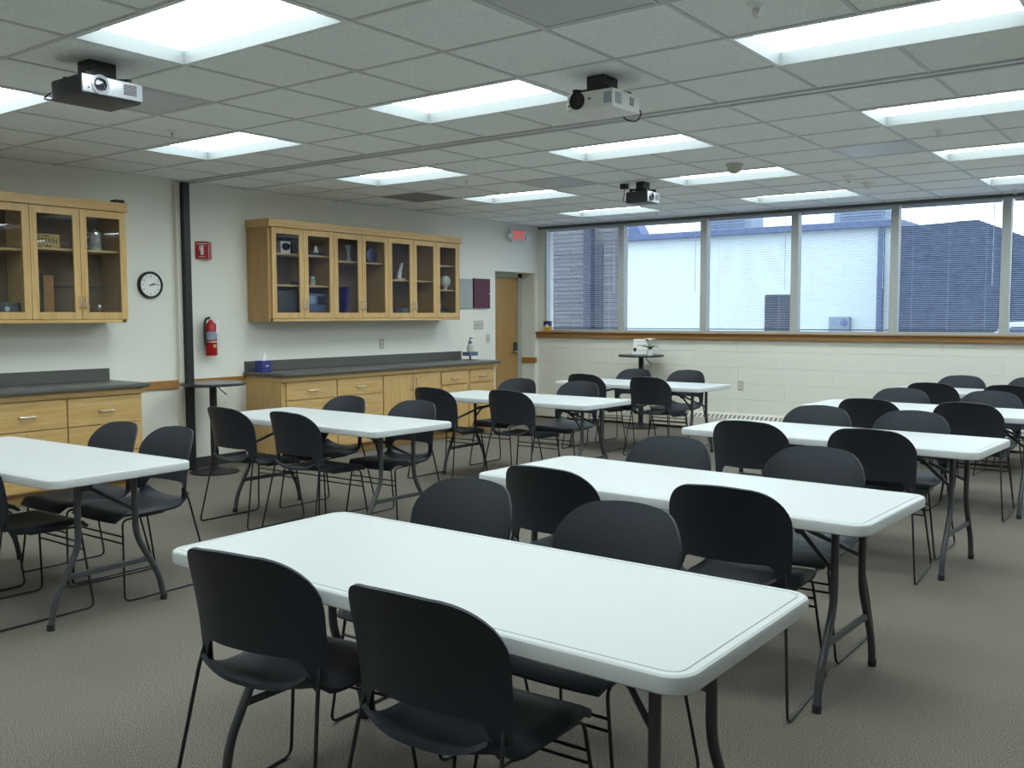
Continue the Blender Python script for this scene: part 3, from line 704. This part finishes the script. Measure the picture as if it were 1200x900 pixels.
m = MB(); m.tube([(0, -0.015, 0.37), (0, -0.06, 0.36), (0.0, -0.075, 0.25), (0, -0.066, 0.10)], 0.012, 10, 0.05); m.build('hose', 'rubber', P, smooth=60)
MB().obox((0.05, 0.045, 0.285), (0.002, 0.055, 0.13), Matrix.Rotation(math.radians(-4), 3, 'X') @ Matrix.Rotation(math.radians(20), 3, 'Z')).build('tag', 'paper', P)
MB().box(-0.08, -0.02, 0.12, -0.05, 0.02, 0.30).build('bracket', 'black', P)
# plates and boxes
def plate(name, label, y, z, w, h, m, kind, x=XL):
    P = thing(name, label, 'wall plate', (x, y, z), 0)
    MB().box(0, -w/2, -h/2, 0.007, w/2, h/2, 0.003).build('plate', m, P)
    if kind == 'outlet':
        for dz in (-0.022, 0.022): MB().box(0.007, -0.015, dz-0.013, 0.0085, 0.015, dz+0.013, 0.002).build('socket', 'trimwhite', P)
    elif kind == 'switches':
        for k in (-0.05, 0, 0.05): MB().box(0.007, k-0.005, -0.012, 0.018, k+0.005, 0.012, 0.001).build('toggle', 'trimwhite', P)
    else: MB().box(0.007, -0.005, -0.012, 0.018, 0.005, 0.012, 0.001).build('toggle', 'trimwhite', P)
plate('outlet_plate', 'beige outlet plate on the wall above the long backsplash', 8.135, 1.152, 0.075, 0.118, 'ivory', 'outlet')
plate('switch_plate', 'wide beige switch plate under the maroon panel', 9.99, 1.362, 0.20, 0.12, 'ivory', 'switches')
plate('switch_plate', 'small narrow beige switch plate beside the door alcove', 10.19, 1.172, 0.075, 0.118, 'ivory', 'switch')
P = thing('grey_panel_box', 'flat grey metal panel box on wall, half hidden by cabinet end', 'panel box', (XL, 9.70, 1.587))
MB().box(0, -0.16, 0, 0.03, 0.135, 0.385, 0.004).build('door', 'greybox', P)
MB().lathe([(0, 0), (0.008, 0), (0.008, 0.006), (0, 0.006)], (0.03, 0.115, 0.19), 10, 'x').build('latch', 'chrome', P)
P = thing('maroon_panel_box', 'flat maroon panel box on wall left of the door', 'panel box', (XL, 9.86, 1.588))
MB().box(0, 0.0, 0, 0.035, 0.345, 0.395, 0.004).build('door', 'maroon', P)
MB().lathe([(0, 0), (0.009, 0), (0.009, 0.006), (0, 0.006)], (0.035, 0.325, 0.195), 10, 'x').build('latch', 'chrome', P)
# exit sign, facing the camera side of the room
P = thing('exit_sign', 'lit red exit sign with emergency lamps high on the wall', 'sign', (XL, 10.83, 2.61))
MB().box(0, -0.165, -0.10, 0.06, 0.165, 0.10, 0.008).build('housing', 'white', P)
MB().box(0.06, -0.145, -0.085, 0.063, 0.145, 0.085, 0.002).build('face', 'exitface', P)
text_mesh('lettering', 'EXIT', 0.13, 'exitred', P, Matrix.Translation((0.0645, 0, 0.0)) @ FACE_X @ Matrix.Diagonal((1.0, 1.15, 1, 1)))
for sy in (-1, 1):
    m = MB(); m.lathe([(0.012, 0), (0.02, 0.01), (0.038, 0.035), (0.038, 0.05), (0, 0.05)], (0.02, sy*0.21, -0.02), 16, 'x'); m.tube([(0.03, sy*0.165, -0.02), (0.03, sy*0.2, -0.02)], 0.012); m.build('lamp_head', 'white', P, smooth=40)
# wall-window outlet
P = thing('outlet_plate', 'beige outlet plate on the painted block wall under the windows', 'wall plate', (-4.84, YW, 0.587))
MB().box(-0.0375, -0.007, -0.06, 0.0375, 0, 0.06, 0.003).build('plate', 'ivory', P)
for dz in (-0.022, 0.022): MB().box(-0.015, -0.0085, dz-0.013, 0.015, -0.007, dz+0.013, 0.002).build('socket', 'trimwhite', P)

# ---------------------------------------------------------------- countertop things
P = thing('tissue_box', 'blue cube tissue box with tissue sticking out, on the long worktop', 'tissue box', (XL+0.16, 6.25, 0.915))
MB().box(-0.055, -0.06, 0, 0.055, 0.06, 0.115, 0.003).build('carton', 'blue', P)
g = [[(-0.03+0.06*i/5, 0.03*math.sin(i*1.3)+0.02*(j/5), 0.112+0.10*(j/5)*(1-0.15*abs(i-2.5)) ) for j in range(6)] for i in range(6)]
MB().shell(g, 0.0012).build('tissue', 'paper', P, smooth=80)
MB().box(0.055, -0.015, 0.05, 0.0565, 0.03, 0.072).build('label_patch', 'acgrey', P)
P = thing('soap_caddy', 'grey small stand at the right end of the long worktop', 'stand', (XL+0.25, 9.50, 0.915))
m = MB(); m.lathe([(0, 0), (0.055, 0), (0.055, 0.006), (0.012, 0.010), (0.012, 0.055), (0, 0.055)], seg=18); m.build('foot', 'darkgrey', P, smooth=40)
MB().box(-0.06, -0.09, 0.055, 0.06, 0.09, 0.105, 0.006).build('tray', 'bluegrey', P)
P = thing('pump_bottle', 'pump soap bottle with dark top standing on the grey stand', 'bottle', (XL+0.25, 9.50, 1.0205))
MB().lathe([(0, 0), (0.038, 0), (0.040, 0.01), (0.040, 0.075), (0.028, 0.095), (0.012, 0.105), (0, 0.105)], seg=20).build('bottle', 'ivory', P, smooth=40)
m = MB(); m.lathe([(0, 0.105), (0.024, 0.105), (0.024, 0.135), (0.008, 0.14), (0.008, 0.175), (0, 0.175)], seg=14); m.tube([(0, 0, 0.178), (0, 0.045, 0.174)], 0.009, 8); m.build('pump', 'bluegrey', P, smooth=40)

# sill box
P = thing('snack_box', 'small yellow and blue carton on window sill in the corner', 'box', (-7.80, YW-0.035, 1.2545))
MB().box(-0.055, -0.028, 0, 0.055, 0.028, 0.155, 0.002).build('carton', 'yellow', P)
MB().box(-0.0555, -0.0285, 0.085, 0.0555, 0.0285, 0.150, 0.002).build('blue_band', 'blue', P)
m = MB(); m.lathe([(0, 0), (0.028, 0), (0.028, -0.001), (0, -0.001)], (0.01, -0.0286, 0.08), 16, 'y'); m.build('print', 'paper', P)

# bistro tables
def bistro(label, x, y, h):
    P = thing('pedestal_table', label, 'table', (x, y, 0), 0, 'round dark pedestal tables')
    MB().lathe([(0, 0.0), (0.225, 0.0), (0.225, 0.012), (0.18, 0.024), (0.06, 0.05), (0.034, 0.07), (0, 0.07)], seg=36).build('base', 'black', P, smooth=40)
    MB().lathe([(0, 0.05), (0.034, 0.05), (0.034, h-0.03), (0, h-0.03)], seg=20).build('column', 'black', P, smooth=40)
    MB().lathe([(0, h-0.027), (0.296, h-0.027), (0.302, h-0.018), (0.302, h-0.008), (0.297, h), (0, h)], seg=48).build('tabletop', 'marble', P, smooth=40)
    m = MB(); m.tube([(0.05, 0.02, h-0.03), (0.06, 0.03, h-0.06), (0.10, 0.08, h-0.12)], 0.006, 6, 0.02); m.build('tilt_lever', 'black', P, smooth=50)
bistro('tall round dark pedestal table standing beside the black partition post', -7.62, 5.48, 0.86)
bistro('tall round dark pedestal table under the windows holding certificate and flower pot', -6.08, 11.02, 0.968)
P = thing('certificate', 'white certificate plaque with dark seal propped on the round table', 'certificate', (-6.10, 11.05, 0.968), math.radians(0))
rx = Matrix.Rotation(math.radians(-10), 4, 'X')
fr = MB(); fr.box(-0.125, -0.006, 0.0, 0.105, 0.006, 0.205, 0.002); fr.bm.transform(rx); fr.build('panel', 'paper', P)
fr = MB()
for (a, b, z, hh) in ((-0.07, 0.075, 0.115, 0.013), (-0.045, 0.06, 0.05, 0.006), (-0.09, 0.07, 0.17, 0.004)): fr.box(a, -0.0068, z, b, -0.0062, z+hh)
fr.bm.transform(rx); fr.build('print_lines', 'greybox', P)
fr = MB(); fr.lathe([(0, -0.0062), (0.026, -0.0062), (0.026, -0.0075), (0, -0.0075)], (-0.093, 0, 0.062), 18, 'y'); fr.bm.transform(rx); fr.build('seal', 'ink', P)
P = thing('potted_flower', 'pale flower with dark leaves in a white pot on round table', 'plant', (-5.90, 10.93, 0.968))
MB().lathe([(0, 0), (0.040, 0), (0.044, 0.075), (0.040, 0.075), (0.036, 0.065), (0, 0.065)], seg=20).build('pot', 'white', P, smooth=40)
def leafpts(ang, ln, lift, wd):
    pts = []
    for i in range(6):
        t = i/5; r = ln*t; z = 0.065+lift*math.sin(t*2.2)
        row = []
        for j in (-1, 0, 1):
            o = wd*math.sin(PI*min(0.98, t*0.9+0.08))*j
            row.append((r*math.cos(ang)-o*math.sin(ang), r*math.sin(ang)+o*math.cos(ang), z+abs(j)*0.006))
        pts.append(row)
    return pts
for a in (0.2, 1.2, 2.4, 3.4, 4.4, 5.4): MB().shell(leafpts(a, 0.105, 0.05, 0.018), 0.002).build('leaf', 'leaf', P, smooth=80)
for a in (0.3, 1.6, 2.8, 4.0, 5.2): MB().shell(leafpts(a, 0.085, 0.15, 0.034), 0.002).build('petal', 'petal', P, smooth=80)

# ---------------------------------------------------------------- folding tables
def ring(hw, hd, r, inset, z, n=7):
    pts = []; hw -= inset; hd -= inset; r = max(0.004, r-inset)
    for cx, cy, a0 in ((hw-r, hd-r, 0), (-hw+r, hd-r, PI/2), (-hw+r, -hd+r, PI), (hw-r, -hd+r, 1.5*PI)):
        for k in range(n):
            a = a0 + (PI/2)*k/(n-1); pts.append((cx+r*math.cos(a), cy+r*math.sin(a), z))
    return pts
def make_table(label, loc, rz):
    T = thing('folding_table', label, 'table', loc, rz, 'white folding tables')
    b = MB(); prof = [(0.02, 0.698), (0.005, 0.698), (0.001, 0.702), (0, 0.730), (0.003, 0.737), (0.009, 0.7405), (0.0255, 0.741), (0.0265, 0.7385), (0.0295, 0.7385), (0.0305, 0.741)]
    rings = [[b.bm.verts.new(p) for p in ring(0.915, 0.38, 0.065, i, z)] for i, z in prof]
    n = len(rings[0])
    for p, q in zip(rings, rings[1:]):
        for k in range(n): b.bm.faces.new((p[k], p[(k+1) % n], q[(k+1) % n], q[k]))
    b.bm.faces.new(rings[-1]); b.bm.faces.new(rings[0][::-1])
    b.build('tabletop', 'table', T, smooth=28)
    for sx in (-1, 1):
        x = sx*0.725
        for sy in (-1, 1):
            m = MB(); m.tube([(x, sy*0.152, 0.69), (x, sy*0.155, 0.37), (x, sy*0.285, 0.13), (x, sy*0.305, 0.012)], 0.0155, 12, 0.06)
            lg = m.build('leg', 'leg', T, smooth=50)
            m = MB(); m.lathe([(0, 0), (0.017, 0), (0.018, 0.03), (0, 0.03)], (x, sy*0.3055, 0), 12); m.build('foot_cap', 'rubber', lg, smooth=40)
        m = MB(); m.box(x-0.007, -0.232, 0.222, x+0.007, 0.232, 0.250, 0.003); m.build('crossbar', 'leg', T)
        m = MB(); hx, hz = sx*0.53, 0.615
        m.tube([(sx*0.20, 0, 0.692), (hx, 0, hz)], 0.011, 8); m.tube([(hx, -0.035, hz), (hx, 0.035, hz)], 0.017, 10)
        for sy in (-1, 1): m.tube([(hx, sy*0.02, hz), (x, sy*0.155, 0.50)], 0.0095, 8)
        m.build('brace', 'leg', T, smooth=50)
        m = MB(); m.tube([(x, -0.27, 0.685), (x, 0.27, 0.685)], 0.013, 10); m.build('pivot_bar', 'leg', T, smooth=50)
    return T
TB = {'R1': (-1.744, 2.087, -0.008), 'R2': (-1.85, 3.765, -0.045), 'R3': (-1.885, 5.94, -0.06), 'R4': (-1.81, 7.966, -0.04), 'R5': (-1.72, 9.98, -0.03),
      'L1': (-5.10, 2.49, 0.03), 'L2': (-5.19, 4.71, -0.04), 'L3': (-5.04, 6.97, -0.02), 'L4': (-5.08, 9.19, -0.04)}
TN = {'R1': 'large foreground white folding table at the bottom of the photo', 'R2': 'white folding table second in the right row', 'R3': 'white folding table third in the right row',
      'R4': 'white folding table fourth in the right row', 'R5': 'white folding table farthest in the right row, near the windows', 'L1': 'white folding table nearest in the left row, cut by left edge',
      'L2': 'white folding table second in the left row, before the long base cabinet', 'L3': 'white folding table third in the left row', 'L4': 'white folding table farthest in the left row, near the windows'}
T0 = None
for k, (x, y, a) in TB.items():
    if T0 is None: T0 = make_table(TN[k], (x, y, 0), a)
    else: dup(T0, TN[k], (x, y, 0), a)

# ---------------------------------------------------------------- chairs (local +Y is the way the sitter faces)
def make_chair(label, loc, rz, group):
    K = thing('stacking_chair', label, 'chair', loc, rz, group)
    # seat
    nu, nv = 15, 13; g = []
    for i in range(nu):
        u = -1+2*i/(nu-1); col = []
        for j in range(nv):
            t = j/(nv-1); y = 0.262 - 0.452*t
            hw = 0.228 - 0.010*t
            ef, er = max(0, (0.14-t)/0.14), max(0, (t-0.85)/0.15)
            hw *= 1-0.10*ef**2.5-0.10*er**2.5
            z = 0.447 - 0.040*ef**2 - 0.016*max(0, (abs(u)-0.84)/0.16)**2*min(1, (1-t)*6)*min(1, max(0, t-0.05)*5) - 0.014*(1-u*u)*math.sin(PI*min(1, t*1.05))
            z += 0.050*max(0, (t-0.68)/0.32)**2*(abs(u)**3) + 0.006*er
            yy = y - 0.018*(1-u*u)*(t > 0.5)*((t-0.5)*2)**2 + 0.012*(1-u*u)*ef
            col.append((u*hw, yy, z))
        g.append(col)
    MB().shell([c for c in g], 0.014).build('seat', 'plastic', K, smooth=50)
    # backrest
    w, ztop, r = 0.252, 0.850, 0.150
    xsn = [-1, -0.985, -0.95, -0.9, -0.84, -0.78, -0.74, -0.70, -0.66, -0.6, -0.5, -0.38, -0.25, -0.12, 0]
    xsn = xsn + [-v for v in xsn[-2::-1]]
    g = []
    for s_ in xsn:
        ax = abs(s_)*w; col = []
        if ax > w-r: zh = ztop-r-0.006 + math.sqrt(max(0, r*r-(ax-w+r)**2))
        else: zh = ztop-0.006 + 0.006*(1-(ax/(w-r))**2)
        if ax < 0.160: zl = 0.553
        elif ax < 0.200: q = (ax-0.160)/0.04; zl = 0.553-0.058*(1-math.sqrt(max(0, 1-q*q)))
        else: zl = 0.492
        for j in range(11):
            t = j/10; z = zl+(zh-zl)*t
            h = (z-0.49)/0.35
            yb_ = -0.198 - 0.030*h - 0.058*h*h
            ws = 0.93+0.07*h
            col.append((s_*w*ws, yb_ + (0.055+0.03*h)*abs(s_)**2.3, z))
        g.append(col)
    MB().shell(g, 0.009).build('backrest', 'plastic', K, smooth=50)
    for sx in (-1, 1):
        m = MB(); m.tube([(sx*0.214, -0.150, 0.53), (sx*0.222, -0.168, 0.47), (sx*0.268, -0.262, 0.007), (sx*0.262, 0.255, 0.007), (sx*0.208, 0.222, 0.420), (sx*0.196, -0.03, 0.424)], 0.0058, 8, 0.035)
        m.build('sled_leg', 'wire', K, smooth=60)
        m = MB(); m.tube([(sx*0.196, -0.140, 0.462), (sx*0.204, -0.146, 0.475), (sx*0.206, -0.148, 0.54)], 0.011, 8, 0.015); m.build('bracket', 'plastic', K, smooth=60)
    for z in (0.335, 0.300):
        h = 0.209+0.050*(0.424-z)/0.417; y = 0.222+0.033*(0.424-z)/0.417
        m = MB(); m.tube([(-h, y, z), (h, y, z)], 0.0048, 6); m.build('stretcher', 'wire', K, smooth=60)
    return K
ROWN = {'R1': 'the foreground table', 'R2': 'the second table of the right row', 'R3': 'the third table of the right row', 'R4': 'the fourth table of the right row', 'R5': 'the farthest table of the right row',
        'L1': 'the nearest table of the left row', 'L2': 'the second table of the left row', 'L3': 'the third table of the left row', 'L4': 'the farthest table of the left row'}
# (table, near/far, which, x, y, extra rotation in degrees)
CH = [
('R1', 'n', 'left', -2.150, 1.815, 8),
 ('R1', 'n', 'right', -1.495, 1.820, 2),
 ('R1', 'f', 'left', -2.265, 2.540, 0),
 ('R1', 'f', 'right', -1.559, 2.485, 0),
 ('R2', 'n', 'left', -2.257, 3.483, 0),
 ('R2', 'n', 'right', -1.468, 3.501, 3),
 ('R2', 'f', 'left', -2.232, 4.156, 0),
 ('R2', 'f', 'right', -1.496, 4.200, 0),
 ('R3', 'n', 'left', -2.248, 5.611, 0),
 ('R3', 'n', 'right', -1.546, 5.619, 3),
 ('R3', 'f', 'left', -2.190, 6.276, 0),
 ('R3', 'f', 'right', -1.570, 6.271, 0),
 ('R4', 'n', 'left', -2.109, 7.580, 0),
 ('R4', 'n', 'right', -1.434, 7.662, 0),
 ('R4', 'f', 'left', -2.149, 8.273, 0),
 ('R4', 'f', 'right', -1.465, 8.347, 0),
 ('R5', 'n', 'left', -2.125, 9.633, 0),
 ('R5', 'n', 'right', -1.475, 9.70, 0),
 ('R5', 'f', 'left', -2.094, 10.382, 0),
 ('R5', 'f', 'right', -1.450, 10.487, 0),
 ('L1', 'f', 'left', -5.232, 2.871, 0),
 ('L1', 'f', 'right', -4.750, 2.913, 0),
 ('L2', 'n', 'left', -5.572, 4.325, 0),
 ('L2', 'n', 'right', -4.942, 4.369, 0),
 ('L2', 'f', 'left', -5.475, 4.955, 0),
 ('L2', 'f', 'right', -4.765, 4.971, 0),
 ('L3', 'n', 'left', -5.59, 6.530, 0),
 ('L3', 'n', 'right', -4.861, 6.684, 0),
 ('L3', 'f', 'left', -5.615, 7.438, 0),
 ('L3', 'f', 'right', -4.891, 7.443, 0),
 ('L4', 'n', 'left', -5.527, 8.966, 0),
 ('L4', 'n', 'right', -4.718, 8.921, 0),
 ('L4', 'f', 'left', -5.501, 9.612, 0),
 ('L4', 'f', 'right', -4.884, 9.730, 0),
 ('L1', 'n', 'left', -5.48, 2.25, 0),
 ('L1', 'n', 'right', -4.80, 2.265, 0),
]
K0 = None
for tb_, side, which, x, y, a in CH:
    lab = 'black chair, %s seat on %s side of %s' % (which, 'near' if side == 'n' else 'far', ROWN[tb_])
    rz = math.radians(a) + (0 if side == 'n' else PI)
    if K0 is None: K0 = make_chair(lab, (x, y, 0), rz, 'black stacking chairs')
    else: dup(K0, lab, (x, y, 0), rz)

# ---------------------------------------------------------------- outdoors
struct(MB().box(-45, YW+0.3, -0.4, 40, 70, -0.3).build('ground', 'asphalt'))
B = thing('white_building', 'long pale white building across the lot outside the windows', 'building', (-11, 26, -0.3))
MB().box(-6.5, 0, 0, 4.2, 9, 4.08).build('wall', 'stucco', B)
MB().box(-6.7, -0.25, 4.08, 4.35, 9.2, 4.26, 0.02).build('eave', 'eave', B)
MB().box(3.74, -0.12, 0, 3.90, 0.0, 4.08, 0.02).build('downpipe', 'eave', B)
d = MB().box(0.65, -0.06, 0.05, 1.38, 0.0, 2.36, 0.02).build('door', 'louvre', B)
MB().box(0.70, -0.09, 1.2, 0.75, -0.06, 1.3).build('door_handle', 'chrome', d)
MB().prism([(-3.95, 0.2, 4.26), (-3.45, 0.2, 4.26), (-3.75, 0.2, 4.75), (-3.95, 0.2, 4.8)], (0, 0.6, 0)).build('roof_parapet', 'eave', B)
b = thing('meter_box', 'pale grey meter box on the white building wall outside', 'meter box', (-8.2, 25.9, 1.22))
MB().box(-0.28, -0.1, -0.22, 0.28, 0.08, 0.22, 0.02).build('case', 'acgrey', b)
MB().lathe([(0, 0), (0.09, 0), (0.09, -0.04), (0, -0.05)], (0.14, -0.1, 0.06), 16, 'y').build('meter', 'eave', b)
for x, y, w_, h_, lab in ((-12.1, 27.6, 1.25, 0.55, 'grey rooftop unit on the white building behind the third pane'), (-8.05, 27.6, 1.15, 0.50, 'grey rooftop unit on the white building behind the fourth pane')):
    A = thing('rooftop_unit', lab, 'rooftop unit', (x, y, 3.9605), 0, 'rooftop air units')
    MB().box(-w_/2-0.2, -0.5, 0, w_/2+0.2, 0.5, h_, 0.03).build('casing', 'acgrey', A)
    m = MB()
    for k in range(5): m.box(-w_/2, -0.52, 0.10+k*0.08, w_/2, -0.5, 0.13+k*0.08)
    m.build('louvres', 'eave', A)
B = thing('stone_building', 'dark thin coursed stone wall building outside the leftmost pane', 'building', (-10.4, 15, -0.3))
MB().box(-6, 0, 0, 1.60, 0.3, 6.0).build('wall', 'stone', B, None)
MB().box(0.98, -0.14, 0, 1.14, 0.02, 6.0).build('corner_post', 'darkpost', B)
m = MB().box(1.20, -0.03, 0.2, 1.32, 0.02, 3.1).build('narrow_window', 'louvre', B)
B = thing('dark_roof_house', 'house with large dark shingle roof outside the fifth pane', 'building', (-5.0, 24, -0.3))
MB().box(-1.2, 0.3, 0, 5.2, 5.8, 0.6).build('wall', 'louvre', B)
rf = MB()
rf.prism([(-1.32, 0, 0.6), (5.4, 0, 0.6), (5.4, 0, 1.8), (0.5, 0, 3.96), (-1.32, 0, 3.90)], (0, 6, 0))
rf.build('roof', 'shingle', B)
B = thing('dark_roof_house', 'added unseen dark house far right, blocks bright sky mirrored in cabinet glass', 'building', (11, 25, -0.3))  # added out of view to keep bright sky out of the cabinet glass
MB().box(-8, 0.4, 0, 12, 7, 2.6).build('wall', 'louvre', B)
rf = MB(); rf.prism([(-8.5, 0, 2.3), (12.5, 0, 2.3), (10.5, 3.7, 6.2), (-6.5, 3.7, 6.2)], (0, 0.25, 0.02)); rf.build('roof', 'shingle', B)
A = thing('parked_car', 'white parked car outside, partly behind the rightmost mullion', 'car', (-2.3, 18.2, -0.3))
prof = [(-1.35, 0.35), (-1.35, 0.95), (-1.15, 1.10), (-0.45, 1.66), (2.0, 1.72), (2.7, 1.1), (2.9, 0.9), (2.9, 0.35)]
MB().prism([(x, -0.85, z) for x, z in prof], (0, 1.7, 0)).build('body', 'carwhite', A)
MB().prism([(-0.98, -0.87, 1.12), (-0.40, -0.87, 1.58), (1.9, -0.87, 1.63), (2.3, -0.87, 1.15)], (0, 0.03, 0)).build('side_window', 'carglass', A)
for wx in (-0.7, 2.2): MB().lathe([(0, -0.9), (0.34, -0.9), (0.34, -0.7), (0, -0.7)], (wx, 0, 0.34), 20, 'y').build('wheel', 'rubber', A)

# ---------------------------------------------------------------- world, camera, view
wd_ = bpy.data.worlds.new('World'); bpy.context.scene.world = wd_; wd_.use_nodes = True
bg = wd_.node_tree.nodes['Background']; bg.inputs['Color'].default_value = (0.70, 0.84, 1.0, 1); bg.inputs['Strength'].default_value = 3.7

cam = bpy.data.cameras.new('Camera'); co = bpy.data.objects.new('Camera', cam); C.objects.link(co)
F, YAW, PIT, ROL = 1107.75, -0.6401, -0.0716, -0.0027
cam.sensor_width = 36; cam.lens = F/1200*36; cam.clip_end = 300; cam.clip_start = 0.05
cy_, sy_, cp_, sp_ = math.cos(YAW), math.sin(YAW), math.cos(PIT), math.sin(PIT)
fw = Vector((sy_*cp_, cy_*cp_, sp_)); rt = Vector((cy_, -sy_, 0)); upv = rt.cross(fw)
c_, s_ = math.cos(ROL), math.sin(ROL)
rt, upv = rt*c_ + upv*s_, upv*c_ - rt*s_
mw = Matrix.Identity(4)
for i in range(3): mw[i][0] = rt[i]; mw[i][1] = upv[i]; mw[i][2] = -fw[i]
mw.translation = Vector((0, 0, 1.478)); co.matrix_world = mw
sc = bpy.context.scene; sc.camera = co
vs = sc.view_settings; vs.view_transform = 'Standard'; vs.look = 'None'; vs.gamma = 1; vs.exposure = 0.0; vs.use_curve_mapping = False
